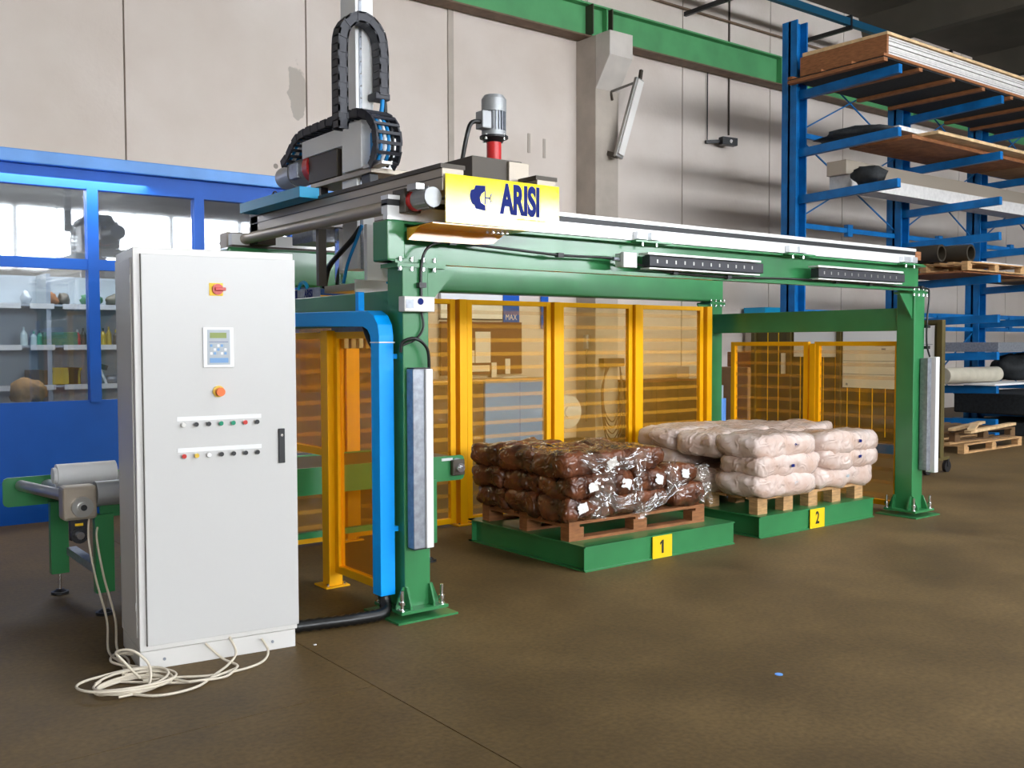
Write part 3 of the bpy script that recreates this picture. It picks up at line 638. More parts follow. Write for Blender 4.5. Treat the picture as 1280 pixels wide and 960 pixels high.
# lower end: gripper
gp = part(B(.24, .56, .98, 1.5, 2.02, 2.07), 'gripper_plate', ALU_B, p, .003)
part(B(.20, .62, .95, .965, 1.99, 2.09), 'gripper_edge', WHITE, p)
part(B(.38, .48, .98, 1.05, 2.07, 2.48), 'guide_rod', CHROME, p); part(B(.30, .34, 1.38, 1.44, 2.07, 2.48), 'guide_rod', CHROME, p)
part(MB().cyl((.34, 1.46, 2.1), (.34, 1.46, 2.5), .03, 12), 'cylinder', GALV, p)
part(MB().tube(smoothpath([(.30, 1.05, 2.46), (.27, 1.12, 2.38), (.25, 1.3, 2.28), (.25, 1.45, 2.2), (.25, 1.52, 2.06)]), .02), 'hose', BLACK_RUB, p)
part(MB().tube(smoothpath([(.28, 1.0, 2.47), (.26, 1.05, 2.36), (.25, 1.15, 2.22), (.25, 1.22, 2.08)]), .012), 'air_hose', HOSE_B, p)
part(MB().tube(smoothpath([(.40, .92, 2.3), (.40, .86, 2.25), (.40, .84, 2.15), (.42, .9, 2.07)]), .01), 'air_hose', TEAL, p)
part(B(.50, .56, .80, .9, 2.18, 2.44), 'valve_block', BLACK, p, .004)
part(B(.24, .44, .86, .90, 2.08, 2.46), 'white_plate', WHITE_B, p, .003); part(B(.50, .60, .78, .80, 2.22, 2.46), 'white_plate', WHITE_B, p, .003); part(B(.10, .16, 1.30, 1.34, 2.06, 2.46), 'slide_bar', STEEL_DK, p)
part(B(.20, .50, 1.6, 1.95, 2.40, 2.50), 'slide_unit', GALV, p, .005)
sg2 = part(B(.13, .135, 1.35, 1.88, 1.975, 2.055), 'gripper_sign', GALV, p, label='grey plate with dark blue lettering')
text('lettering', 'ARISI', INK, left_at(.1285, 1.53, 2.013), .075, sg2, sx=.8, bold=.002)
B(.1275, .13, 1.72, 1.79, 1.985, 2.045).build('emblem', INK, sg2)
for c in sg2.children: c.matrix_parent_inverse = Matrix()
part(MB().tube([(.13, 1.62+.07*math.cos(a), 2.05+.05*math.sin(a)) for a in [math.pi*i/8 for i in range(9)]], .014), 'coiled_hose', TEAL, p)
t = thing('valve_row', 'row of white and yellow valves below the blue duct', 'valve', (.06, .6, 1.66))
for i, (y, mm) in enumerate(((.95, WHITE), (.88, WHITE), (.78, ALU_B), (.68, CHROME), (.58, SPRAY_Y), (.42, CHROME))):
    part(B(.06, .10, y-.02, y+.02, 1.62, 1.70), 'valve', mm, t, .004)
part(B(.04, .12, .35, 1.0, 1.70, 1.76), 'manifold', GALV, t)

# ------------------------------------------------------------------ blue cable duct and black hose
p = thing('cable_duct', 'bright blue square cable duct bending down beside the front left column', 'duct', (-.08, .14, .15))
sec = [(.095, .17), ]
arc = [(1.60, .0), (1.66, .012), (1.72, .045), (1.76, .09), (1.775, .15)]
yy0 = .06
outer = [(.06, .14), (.06, 1.70), (.075, 1.765), (.12, 1.82), (.19, 1.85), (1.60, 1.87)]
inner = [(1.60, 1.775), (.26, 1.755), (.20, 1.735), (.17, 1.70), (.16, 1.66), (.16, .14)]
m = MB(); m.prism(outer+inner, lambda a, b, t: (t, a, b), -.13, -.03)
q = part(m, 'duct_shell', BLUE_DUCT, p, .004)
part(B(-.1315, -.025, .055, .165, 1.655, 1.662), 'white_joint', WHITE, p)
part(B(-.03, .0, .07, .13, 1.56, 1.59).box(-.03, .0, .07, .13, .52, .55), 'bracket', BLUE_DUCT, p)
part(B(-.10, -.06, .36, .40, 1.85, 1.97), 'hanger', BLUE_DUCT, p)
part(MB().tube(smoothpath([(-.05, .38, 1.77), (-.05, .30, 1.66), (-.04, .22, 1.60), (-.04, .15, 1.58)]), .02), 'black_lead', BLACK_RUB, p)
hp = smoothpath([(-.08, .11, .20), (-.08, .10, .10), (-.12, .05, .045), (-.30, .05, .04), (-.55, .10, .04), (-.85, .16, .04), (-1.0, .2, .04)], 10)
m = MB(); m.tube(hp, [.038 if i % 2 else .032 for i in range(len(hp))], 14)
m.build('corrugated_hose', BLACK_RUB, label='thick black hose on the floor from blue duct to grey cabinet', cat='hose')

# ------------------------------------------------------------------ control cabinet
CA = math.radians(-6.84)
p = thing('control_cabinet', 'tall light grey electrical cabinet standing at the front left', 'cabinet', (-1.555, -.006, 0), CA)
W, D, H = .815, .52, 2.135
B(.0, W-.008, .012, D-.01, 0, .095).build('plinth', GREY_CAB, p, .002)
bd = B(0, W, .0, D, .10, H).build('body', GREY_CAB, p, .004)
B(-.006, .0, .05, D-.04, .16, H-.05).build('side_panel', GREY_CAB, p, .003)
B(-.004, .001, D-.035, D, .1, H-.04).build('rear_flange', GREY_CAB2, p, .002)
dr = B(.035, W+.003, -.022, .0, .13, H-.035).build('door', GREY_CAB2, p, .003)
MB().box(.033, .037, -.012, .002, .128, H-.033).build('door_gap', STEEL_DK, p)
for (x, z) in ((.12, .045), (.68, .045)): MB().cyl((x, .008, z), (x, .013, z), .008, 10).build('plinth_screw', GALV, p)
for z in (1.96, .3): B(-.008, -.004, .05, .055, z, z+.04).build('rivet', WHITE, p)
def disc(x, z, r, d, m, nm, par, n=20, y=-.022): return MB().cyl((x, y, z), (x, y-d, z), r, n).build(nm, m, par)
ox = .045
s = B(.355+ox-.035, .355+ox+.035, -.025, -.022, 1.90, 1.965).build('main_switch', LABEL_Y, p, .002)
disc(.362+ox, 1.933, .028, .012, RED_BTN, 'rotary_dial', s, y=-.025); B(.345+ox, .40+ox, -.05, -.037, 1.925, 1.942).build('rotary_handle', RED_BTN, s, .003)
k = B(.283+ox, .44+ox, -.030, -.022, 1.53, 1.738).build('operator_panel', WHITE, p, .005, label='white operator keypad with green display')
B(.305+ox, .42+ox, -.032, -.030, 1.545, 1.725).build('fascia', KEYG, k)
B(.318+ox, .402+ox, -.0335, -.032, 1.682, 1.710).build('display', LCD, k)
for r in range(5):
    B(.314+ox, .41+ox, -.0335, -.032, 1.665-r*.008-.004, 1.665-r*.008-.002).build('scale_line', INK, k) if r < 1 else None
for r in range(3):
    for c in range(5): B(.318+ox+c*.018, .330+ox+c*.018, -.034, -.032, 1.637-r*.02, 1.650-r*.02).build('key', (KEYS, KEYG, WHITE)[(r+c) % 3], k)
B(.316+ox, .41+ox, -.0338, -.032, 1.555, 1.580).build('key_bar', KEYS, k)
e = disc(.36+ox, 1.407, .030, .006, YEL_BTN, 'emergency_stop', p); disc(.364+ox, 1.405, .022, .032, ORANGE, 'mushroom_head', e, y=-.028)
for zz, cols in ((1.248, (GREY_CAB, BLACK, BLACK, GREEN_BTN, GREEN_BTN, RED_BTN, BLACK)), (1.088, (RED_BTN, YEL_BTN, WHITE, BLACK, BLACK, BLACK, BLACK))):
    B(.15+ox, .58+ox, -.025, -.022, zz+.008+.005, zz+.034).build('label_strip', WHITE, p)
    for i, cm in enumerate(cols):
        x = .18+ox+i*.0625; b_ = disc(x, zz-.006, .015, .006, STEEL, 'push_button', p, 14); disc(x, zz-.006, .0115, .014, cm, 'button_cap', b_, 14, y=-.027)
h = B(.715, .75, -.032, -.022, 1.015, 1.20).build('door_handle', BLACK, p, .003)
MB().cyl((.732, -.032, 1.165), (.732, -.038, 1.165), .007, 10).build('lock', CHROME, h)

# cream cables coiled on the floor
p = thing('cable_coil', 'tangle of thin cream cables lying at the foot of the grey cabinet', 'cable', (-1.7, -.3, 0))
def strand(pts, r=.0065): part(MB().tube(smoothpath(pts, 8), r, 6), 'strand', CABLE, p)
for i in range(6):
    rx, ry = .13+.02*random.random()+.012*i, .10+.012*i; cx, cy = -1.66+.03*random.uniform(-1, 1), -.20+.02*random.uniform(-1, 1); a0 = random.random()*6
    strand([(cx+rx*math.cos(a0+t*.55), cy+ry*math.sin(a0+t*.55)*.9, .008+.012*i*.5+.006*math.sin(t+i)) for t in range(13)])
strand([(-1.60, -.16, .02), (-1.66, -.10, .10), (-1.70, -.12, .16), (-1.64, -.18, .17), (-1.58, -.24, .10), (-1.62, -.32, .02), (-1.75, -.33, .01)])
strand([(-1.72, -.28, .01), (-1.60, -.42, .01), (-1.42, -.42, .01), (-1.28, -.30, .01), (-1.17, -.20, .015), (-1.10, -.12, .04), (-1.11, -.06, .11)])
strand([(-1.68, -.12, .01), (-1.50, -.28, .01), (-1.36, -.34, .01), (-1.22, -.30, .01), (-1.14, -.24, .01), (-1.18, -.14, .03), (-1.24, -.06, .10)])
strand([(-1.60, -.20, .02), (-1.45, -.22, .01), (-1.30, -.30, .01), (-1.12, -.30, .008), (-1.0, -.24, .008), (-.94, -.16, .03), (-.95, -.10, .08)])
strand([(-1.55, -.10, .02), (-1.45, -.32, .02), (-1.40, -.36, .02), (-1.25, -.36, .01), (-1.15, -.26, .01)])
for j, dx in enumerate((0, .045)):
    strand([(-1.51+dx, 1.10, .66-.1*j), (-1.53+dx, 1.04, .5), (-1.53+dx, .9, .30), (-1.54+dx, .65, .12), (-1.60+dx, .40, .02), (-1.60+dx, .2, .01), (-1.62, .0, .012), (-1.66, -.1, .02)])
strand([(-1.46, .12, .03), (-1.56, .20, .05), (-1.62, .16, .05), (-1.58, .06, .02), (-1.48, .04, .01)])
strand([(-1.46, .16, .02), (-1.60, .24, .04), (-1.65, .16, .03), (-1.60, .05, .02), (-1.66, -.08, .03)])

# ------------------------------------------------------------------ roller conveyor
p = thing('belt_conveyor', 'green belt conveyor on adjustable feet passing behind the grey cabinet', 'conveyor', (-.3, 1.55, 0))
def endplate(x0, x1, y, z0, z1, r=.03):
    pts = []
    for (cx, cz, a0) in ((x1-r, z1-r, 0), (x0+r, z1-r, 90), (x0+r, z0+r, 180), (x1-r, z0+r, 270)):
        for a in (0, 45, 90): pts.append((cx+r*math.cos(math.radians(a0+a)), cz+r*math.sin(math.radians(a0+a))))
    m = MB(); m.prism(pts, lambda a, b, t: (a, t, b), y-.008, y+.008); return m
for (y, x0, x1) in ((1.22, -1.42, 1.27), (1.97, -1.82, 1.27)): 
    part(endplate(x0, x1, y, .60, .79), 'side_frame', GREEN, p)
part(MB().box(-1.5, 1.2, 1.24, 1.95, .765, .78).box(-1.5, 1.2, 1.24, 1.95, .66, .668), 'belt', STEEL_DK, p)
for (x, r) in ((-1.55, .045), (1.2, .05)): part(MB().cyl((x, 1.20, .72), (x, 1.96, .72), r, 20), 'end_roller', GALV, p)
part(MB().cyl((-1.72, 1.93, .74), (-1.60, 1.24, .745), .035, 20), 'guide_roller', STEEL, p)
part(B(1.06, 1.16, 1.205, 1.215, .755, .775), 'slot_plate', ALU, p)
part(B(1.14, 1.25, 1.17, 1.21, .64, .76), 'bearing_plate', STEEL_DK, p, .008)
part(MB().cyl((1.195, 1.14, .70), (1.195, 1.17, .70), .035, 16).cyl((1.195, 1.12, .70), (1.195, 1.14, .70), .015, 12), 'bearing', CHROME, p)
for (x, y) in ((-1.40, 1.22), (-1.50, 1.92), (.95, 1.22), (.95, 1.92)):
    lg = part(B(x-.055, x+.055, y-.03, y+.03, .14, .62), 'leg', GREEN, p, .003)
    MB().cyl((x, y, .03), (x, y, .16), .011, 10).build('foot_screw', CHROME, lg).matrix_parent_inverse = Matrix()
    MB().cyl((x, y, 0), (x, y, .018), .055, 16).cyl((x, y, .018), (x, y, .035), .04, 16, .02).build('foot_pad', BLACK, lg).matrix_parent_inverse = Matrix()
part(B(-1.46, -1.40, 1.25, 1.89, .26, .31), 'cross_tube', GALV, p)
part(B(-1.3, .95, 1.20, 1.24, .30, .34), 'stretcher', GREEN, p)
# gear motor at the left end
g = part(B(-1.66, -1.47, 1.06, 1.19, .62, .82), 'gearbox', ALU_B, p, .02)
part(MB().cyl((-1.56, 1.03, .70), (-1.56, 1.06, .70), .06, 20).cyl((-1.56, 1.015, .70), (-1.56, 1.03, .70), .03, 16), 'gear_flange', STEEL, p)
part(MB().cyl((-1.56, 1.005, .70), (-1.56, 1.018, .70), .018, 14), 'shaft_end', BLACK, p)
part(MB().cyl((-1.47, 1.12, .76), (-1.10, 1.12, .76), .075, 20), 'motor_body', MOTOR, p)
part(B(-1.30, -1.15, 1.02, 1.08, .80, .88), 'terminal_box', GALV, p, .005)
part(MB().cyl((-1.60, 1.5, .84), (-1.25, 1.5, .84), .07, 16).cyl((-1.62, 1.5, .84), (-1.60, 1.5, .84), .05, 16), 'white_motor_cover', WHITE, p)
part(B(-1.62, -1.52, 1.08, 1.12, .50, .62).cyl((-1.57, 1.07, .53), (-1.57, 1.10, .53), .05, 16), 'torque_arm', BLACK, p, .004)
part(MB().cyl((-1.57, 1.05, .53), (-1.57, 1.07, .53), .022, 12), 'torque_bolt', CHROME, p)
part(B(-1.595, -1.55, 1.075, 1.08, .585, .60), 'rating_plate', LABEL_Y, p)

# ------------------------------------------------------------------ safety fences
def fence_panel(a, b, z0, z1, lab, amber=AMBER, name='safety_fence', group='amber guard fence panels'):
    """a, b: (x, y) of the clear opening's ends; frame of square tube with an amber sheet"""
    A, Bv = Vector((*a, 0)), Vector((*b, 0)); d = (Bv-A).normalized(); L = (Bv-A).length
    t = thing(name, lab, 'fence', ((A+Bv)/2)[:], math.atan2(d.y, d.x), group); h = L/2; s = .055
    B(-h-s, -h, -.025, .025, z0, z1).build('stile', YELLOW, t, .003); B(h, h+s, -.025, .025, z0, z1).build('stile', YELLOW, t, .003)
    B(-h, h, -.025, .025, z1-.045, z1).build('top_rail', YELLOW, t, .003); B(-h, h, -.025, .025, z0, z0+.05).build('bottom_rail', YELLOW, t, .003)
    B(-h, h, -.003, .003, z0+.05, z1-.045).build('sheet', amber, t); return t
def fence_post(x, y, z1, lab, s=.08):
    t = thing('fence_post', lab, 'post', (x, y, 0), 0, 'yellow fence posts')
    B(-s/2, s/2, -s/2-.02, s/2-.02, .01, z1).build('tube', YELLOW, t, .004)
    B(-.09, .09, -.10, .08, 0, .012).build('foot_plate', YELLOW, t, .002)
    for sx in (-.06, .06): MB().cyl((sx, -.07, .01), (sx, -.07, .03), .01, 6).build('foot_bolt', CHROME, t)
FY = 2.33
for (a, b, lab) in ((-.10, .76, 'amber panel of the rear fence directly behind the left sensor column'), (.96, 1.88, 'amber panel of the rear fence behind the conveyor end'),
                    (2.12, 3.0, 'amber panel of the rear fence in front of the blue workshop cupboards'), (3.22, 4.10, 'amber panel of the rear fence in front of the wall pillar'),
                    (4.31, 5.19, 'amber panel of the rear fence next to the rear green column')):
    fence_panel((a, FY), (b, FY), .02, 2.05, lab)
for x, lab in ((.86, 'yellow post of the rear fence left of the conveyor end'), (2.0, 'yellow post of the rear fence right of the conveyor end'), (3.11, 'yellow post of the rear fence behind the brown bags'), (4.205, 'yellow post between the two right rear fence panels'), (5.31, 'yellow post of the rear fence beside the rear green column')):
    fence_post(x, FY, 2.05, lab)
fence_panel((5.72, .27), (5.72, 1.13), .05, 1.66, 'low amber fence panel beside the front right column')
fence_panel((5.72, 1.32), (5.72, 2.24), .05, 1.66, 'low amber fence panel beside the rear right column')
fence_post(5.72, 1.225, 1.64, 'yellow post between the two low right fence panels', .07)
fence_panel((.05, .26), (.05, .90), .10, 1.73, 'dense amber fence panel between blue duct and leftmost yellow post', AMBER_D)
fence_panel((.05, 1.13), (.05, 2.2), .88, 1.73, 'short amber fence panel above the conveyor', AMBER_D)
fence_post(.03, 1.02, 1.74, 'thick yellow post with foot plate between cabinet and blue duct', .10)

# ------------------------------------------------------------------ pallet platforms and pallets
def platform(x0, x1, y0, y1, num, lab):
    t = thing('pallet_platform', lab, 'platform', (x0, y0, 0), 0, 'green pallet platforms'); w_, d_, h_ = x1-x0, y1-y0, .184
    def chan(m, ax, c0, c1, o, s):
        # channel section along an axis: web with flanges pointing outward s
        if ax == 'x': m.box(c0, c1, o+s*.05-.004, o+s*.05+.004, 0, h_); m.box(c0, c1, min(o, o+s*.055), max(o, o+s*.055), 0, .01); m.box(c0, c1, min(o, o+s*.055), max(o, o+s*.055), h_-.01, h_)
        else: m.box(o+s*.05-.004, o+s*.05+.004, c0, c1, 0, h_); m.box(min(o, o+s*.055), max(o, o+s*.055), c0, c1, 0, .01); m.box(min(o, o+s*.055), max(o, o+s*.055), c0, c1, h_-.01, h_)
    m = MB(); chan(m, 'x', 0, w_, 0, .35); m.build('front_channel', GREEN, t)
    m = MB(); chan(m, 'x', 0, w_, d_, -1); m.build('rear_channel', GREEN, t)
    m = MB(); chan(m, 'y', .02, d_, 0, 1); m.build('side_channel', GREEN, t)
    m = MB(); chan(m, 'y', .02, d_, w_, -1); m.build('side_channel', GREEN, t)
    B(.05, w_-.05, .02, d_-.05, h_-.008, h_).build('deck', GREEN, t)
    q = B(.70-.02, .70+.19, -.006, .0, .005, .175).build('number_plate', LABEL_Y, t, label='yellow plate with the black number %s' % num)
    if num == '1':
        m = MB(); m.prism([(.775, .04), (.797, .04), (.797, .142), (.780, .142), (.757, .122), (.757, .106), (.775, .118)], lambda a, b, t: (a, t, b), -.0072, -.006); m.build('number', BLACKINK, q)
    else: text('number', num, BLACKINK, front_at(.785, -.0065, .09), .15, q, sx=.75, bold=.004)
    return t
pf1 = platform(1.634, 3.27, .21, 1.68, '1', 'green steel platform numbered 1 under the brown bags')
pf2 = platform(3.60, 5.28, .21, 1.68, '2', 'green steel platform numbered 2 under the pale bags')
def pallet(x, y, rz, w_, d_, m, lab, name='wooden_pallet', base=.184, grp=None):
    t = thing(name, lab, 'pallet', (x, y, base), rz, grp)
    for i in range(7):
        yy = i*(d_-.10)/6; B(0, w_, yy, yy+.10, .122, .144).build('deck_board', m, t)
    for i in range(3):
        xx = i*(w_-.10)/2; B(xx, xx+.10, 0, d_, .100, .122).build('stringer_board', m, t)
    for i in range(3):
        for j in range(3):
            xx, yy = i*(w_-.14)/2, j*(d_-.10)/2; B(xx, xx+.14, yy, yy+.10, .022, .100).build('block', m, t)
    for j in range(3): B(0, w_, j*(d_-.10)/2, j*(d_-.10)/2+.10, 0, .022).build('bottom_board', m, t)
    return t
pallet(1.66, .42, math.radians(-2), 1.42, 1.15, WOOD_R, 'reddish wooden pallet under the brown bags on platform 1')
t = thing('wooden_pallet', 'pale wooden pallet with many blocks under the pale bags on platform 2', 'pallet', (3.66, .29, .184))
for i in range(7): B(0, 1.56, i*.17, i*.17+.13, .122, .144).build('deck_board', WOOD, t)
for i in range(5):
    for j in range(3): B(i*.355, i*.355+.13, j*.53, j*.53+.09, .0, .122).build('block', WOOD, t)

def bag(sx, sy, sz, seed, crinkle=.012):
    n = 16; nz = 8; m = MB(); vs = []; idx = {}
    def P(u, v, w_):
        # superquadric pillow from cube coordinates in [-1, 1]
        d = Vector((u, v, w_)); L = (abs(u)**6+abs(v)**6+abs(w_)**4)**(1/5.3); q = d/max(L, 1e-6)
        pinch = 1-.22*(max(abs(q.x), abs(q.y))**8)
        x, y, z = q.x*sx/2, q.y*sy/2, q.z*sz/2*pinch
        pos = Vector((x, y, z)); a = noise.noise(pos*5+Vector((seed*5.3, seed, 0)))*.034+noise.noise(pos*11+Vector((seed, 2, seed)))*.014+noise.noise(pos*17+Vector((0, seed*3.7, 0)))*crinkle+abs(noise.noise(pos*30+Vector((seed, 0, 9))))*crinkle*.5
        return pos+q.normalized()*a
    def grid(f, na, nb):
        for i in range(na):
            for j in range(nb):
                q = []
                for (a, b) in ((i, j), (i+1, j), (i+1, j+1), (i, j+1)):
                    c = f(-1+2*a/na, -1+2*b/nb); key = (round(c[0], 4), round(c[1], 4), round(c[2], 4))
                    if key not in idx: idx[key] = len(vs); vs.append(P(*c))
                    q.append(idx[key])
                fs.append(tuple(q))
    fs = []
    for s in (-1, 1):
        grid(lambda a, b: (a, b, s), n, n); grid(lambda a, b: (a, s, b), n, nz); grid(lambda a, b: (s, a, b), n, nz)
    m.add(vs, fs, True); return m
brown = [bag(.375, .425, .182, i, .016).mesh('brown_bag') for i in range(7)]
pale = [bag(.92, .53, .215, i+20, .012).mesh('pale_bag') for i in range(6)]
for b_ in brown: b_.materials.append(BROWN_BAG)
for b_ in pale: b_.materials.append(WHITE_BAG)
LBL = MB()
for i in range(4):
    pass
def flap(w_, h_, seed):
    m = MB(); vs = []; fs = []; n = 7
    for i in range(n+1):
        for j in range(n+1):
            u, v = i/n-.5, j/n-.5; vs.append((u*w_*(1-.2*noise.noise((u*3, v*3, seed))), .02*noise.noise((u*6, v*6, seed))*1.0, v*h_*(1+.3*noise.noise((u*4, seed, v)))))
    for i in range(n):
        for j in range(n): fs.append((i*(n+1)+j, (i+1)*(n+1)+j, (i+1)*(n+1)+j+1, i*(n+1)+j+1))
    m.add(vs, fs, True); return m
cols = ('leftmost', 'second', 'third', 'rightmost')
zname = ('bottom', 'middle', 'top')
ki = 0
for k in range(3):
    for i in range(4):
        for j in range(3):
            if k == 2 and i > 2: continue
            if k == 2 and i == 2 and j == 2: continue
            if k < 2 and i in (1, 2) and j == 1: continue
            ki += 1
            o = bpy.data.objects.new('brown_bag', brown[(ki*3+k) % 7]); COL.objects.link(o)
            zz = .328+.088+k*.163
            o.location = (1.80+i*.352+random.uniform(-.015, .015)-(.02 if k == 2 else 0)+(.06 if i == 3 and k == 0 else 0), .58+j*.40+random.uniform(-.015, .015)+(.03 if k == 2 else 0), zz)
            o.rotation_euler = (random.uniform(-.05, .05), random.uniform(-.06, .06), random.choice((0, math.pi))+random.uniform(-.12, .12))
            front = ('front row', 'middle row', 'back row')[j]
            tag(o, 'brown film-wrapped bag, %s layer, %s column from the left, %s of pallet 1' % (zname[k], cols[i], front), 'bag', 'brown bags on pallet 1')
            if j == 0 and (k, i) in ((0, 0), (1, 0), (1, 1), (1, 2), (1, 3), (2, 1)):
                f = flap(.07+.03*random.random(), .07, ki).build('paper_label', PAPER, o); f.rotation_euler = (0, random.uniform(-.35, .35), 0); f.location = (random.uniform(-.05, .08), -.228 if abs(o.rotation_euler.z) < 1 else .228, random.uniform(-.0, .02))
def film(w_, h_, seed, parent, loc, rz=0):
    m = MB(); vs = []; fs = []; n = 14
    for i in range(n+1):
        for j in range(n+1):
            u, v = i/n-.5, j/n-.5; c = .035*noise.noise((u*5, v*7, seed))+.012*noise.noise((u*16, v*20, seed+3))
            vs.append((u*w_*(1+.5*noise.noise((v*4, seed, 1))), c, v*h_*(1+.7*noise.noise((u*4, seed, 5)))+.05*noise.noise((u*3, seed, 8))))
    for i in range(n):
        for j in range(n): fs.append((i*(n+1)+j, (i+1)*(n+1)+j, (i+1)*(n+1)+j+1, i*(n+1)+j+1))
    m.add(vs, fs, True); o = m.build('film_flap', CLEARP, parent); o.matrix_world = Matrix.Translation(loc) @ Matrix.Rotation(rz, 4, 'Y')
    o.matrix_parent_inverse = parent.matrix_basis.inverted(); return o
bagz = [o for o in COL.objects if o.name.startswith('brown_bag')]
def bag_at(i, j, k): return min(bagz, key=lambda o: (o.location-Vector((1.8+i*.352, .58+j*.4, .416+k*.163))).length)
for (i, k, dx, w_, h_, rz) in ((0, 2, .1, .34, .12, .3), (0, 1, .15, .22, .22, 0), (1, 0, .0, .55, .09, .35), (0, 0, .1, .2, .16, 0), (1, 1, .15, .1, .26, .2), (2, 1, .17, .12, .2, -.1), (2, 0, .05, .6, .1, -.35), (3, 1, .17, .14, .12, 0), (3, 0, .2, .18, .14, .2), (1, 2, .1, .35, .12, -.2)):
    film(w_, h_, i*3+k*7+1, bag_at(i, 0, k), (1.8+i*.352+dx, .345, .416+k*.163+.02), rz)
ki = 0
for k in range(3):
    for i in range(2):
        for j in range(3):
            ki += 1
            if k == 1 and j == 1: continue
            o = bpy.data.objects.new('pale_bag', pale[ki % 6]); COL.objects.link(o)
            zz = .328+.095+k*.165
            if k == 2 and i == 1 and j == 0: zz -= .03
            o.location = (4.02+i*.86+random.uniform(-.03, .03)+(.10 if i and k else 0)-(.04 if k == 2 and j == 2 else 0), .48+j*.47+random.uniform(-.02, .02), zz)
            o.rotation_euler = (random.uniform(-.04, .04), random.uniform(-.04, .04), random.choice((0, math.pi))+random.uniform(-.06, .06))
            if k == 2 and j == 2 and i == 1: o.location.x -= .12
            tag(o, 'pale film-wrapped bag, %s layer, %s end, %s of pallet 2' % (zname[k], ('left', 'right')[i], ('front row', 'middle row', 'back row')[j]), 'bag', 'pale bags on pallet 2')
            if j == 0:
                f = flap(.10, .05, ki).build('print_mark', INK if k else KEYG, o); f.location = (.05, -.280 if abs(o.rotation_euler.z) < 1 else .280, .01); f.scale = (.5, 1, .5)

# ------------------------------------------------------------------ workshop things behind the rear fence
p = thing('workshop_cupboard', 'blue two-door workshop cupboard against the back wall', 'cupboard', (5.94, 7.4, 0))
B(0, 1.16, .012, .45, .05, 1.06).build('body', CAB_BLUE, p); B(.0, 1.16, .03, .45, 0, .05).build('plinth', STEEL_DK, p)
B(.005, .685, 0, .012, .07, 1.05).build('door', CAB_BLUE, p, .002); B(.697, 1.155, 0, .012, .07, 1.05).build('door', CAB_BLUE, p, .002)
p = thing('workbench', 'brown workbench left of the blue cupboard with papers on its top', 'bench', (5.3, 7.4, 0))
B(-.4, .62, .02, .45, 0, 1.05).build('body', WOOD_D, p)
B(4.9, 7.14, 7.35, 7.86, 1.062, 1.09).build('worktop', WOOD_L, label='light wooden worktop running over workbench and blue cupboard', cat='worktop')
lump('rag', WOOD_L, (5.55, 7.5, 1.09), (.14, .1, .05), 3, 'crumpled beige rag on the workbench', 'rag')
lump('paper_heap', PAPER, (6.6, 7.5, 1.09), (.28, .1, .02), 6, 'flat heap of papers on the workbench top', 'paper')
p = thing('pinboard', 'brown pinboard with white sheets above the workbench', 'board', (6.05, 7.82, 1.2))
B(-.65, .95, 0, .04, -.05, .80).build('board', PIN, p)
for (a, b, c, d) in ((-.36, -.08, .36, .66), (.0, .30, .14, .64), (-.42, -.22, .14, .34), (-.19, -.02, .14, .34), (-.38, .28, .0, .10), (.32, .42, -.1, .14), (.60, .7, -.05, .2)): B(a, b, -.012, 0, c, d).build('sheet', PAPER, p)
p = thing('whiteboard', 'plain white board on the wall above the pinboard', 'board', (6.05, 7.82, 2.05)); B(-.65, .55, 0, .04, 0, .42).build('face', WHITE, p); B(-.66, .56, .01, .045, -.02, .0).build('edge', STEEL_DK, p)
p = thing('blue_poster', 'blue poster with pale lettering on the wall behind the fence', 'poster', (6.82, 7.86, 1.86))
B(-.17, .16, 0, .01, 0, .62).build('sheet', OFFICE_BLUE, p)
text('lettering', 'MAX', PAPER, front_at(-.01, -.001, .22), .14, p, sx=.8)
p = thing('notice_sheet', 'white notice sheet below the blue poster', 'notice', (6.82, 7.86, 1.5)); B(-.17, .14, 0, .008, 0, .32).build('sheet', PAPER, p)
p = thing('blue_poster', 'narrow blue sheet beside the concrete pillar', 'poster', (7.55, 7.86, 1.9)); B(-.1, .06, 0, .01, 0, .8).build('sheet', OFFICE_BLUE, p)
p = thing('blue_strip', 'small blue sheet on the wall just above the left fence post', 'poster', (5.72, 7.86, 2.2)); B(-.08, .08, 0, .01, 0, .5).build('sheet', OFFICE_BLUE, p)
p = thing('pipe_valve', 'small grey valve with pipe on the side of the concrete pillar', 'valve', (8.24, 7.6, 1.5))
B(-.03, .03, -.05, .05, .05, .30).build('body', GALV, p, .01); MB().cyl((0, 0, -1.2), (0, 0, .05), .012, 8).build('pipe', STEEL_DK, p); MB().cyl((0, -.09, .2), (0, .09, .2), .02, 8).build('lever', STEEL, p)
p = thing('hose_reel', 'white drum hose reel standing at the wall behind the fence', 'reel', (7.5, 7.3, .2))
MB().cyl((0, -.1, .32), (0, .14, .32), .27, 28).cyl((0, -.14, .32), (0, -.1, .32), .10, 20).build('drum', WHITE, p)
B(-.2, -.16, -.05, .1, -.2, .7).box(-.2, .2, 0, .05, -.2, -.16).build('stand', WOOD_D, p)
p = thing('hanging_hose', 'dark hose hung in long loops from a hook beside the pillar', 'hose', (8.55, 7.33, 1.25))
B(-.2, .28, -.06, .1, 0, .14).build('hook_rail', WOOD_D, p)
for k in range(5):
    w_, h_ = .14+.03*k, .85+.1*k; MB().tube(smoothpath([(-.15+.02*k, -.05, 0), (-.22-.01*k, -.06, -.4), (-.18, -.06, -h_*.9), (.0, -.07, -h_-.1), (w_, -.06, -h_*.8), (.2+.01*k, -.06, -.4), (.18, -.05, 0)]), .011, 6).build('loop', WOOD_D, p)
p = thing('steel_locker', 'low brown steel chest behind the fourth fence panel', 'chest', (9.9, 7.3, 0))
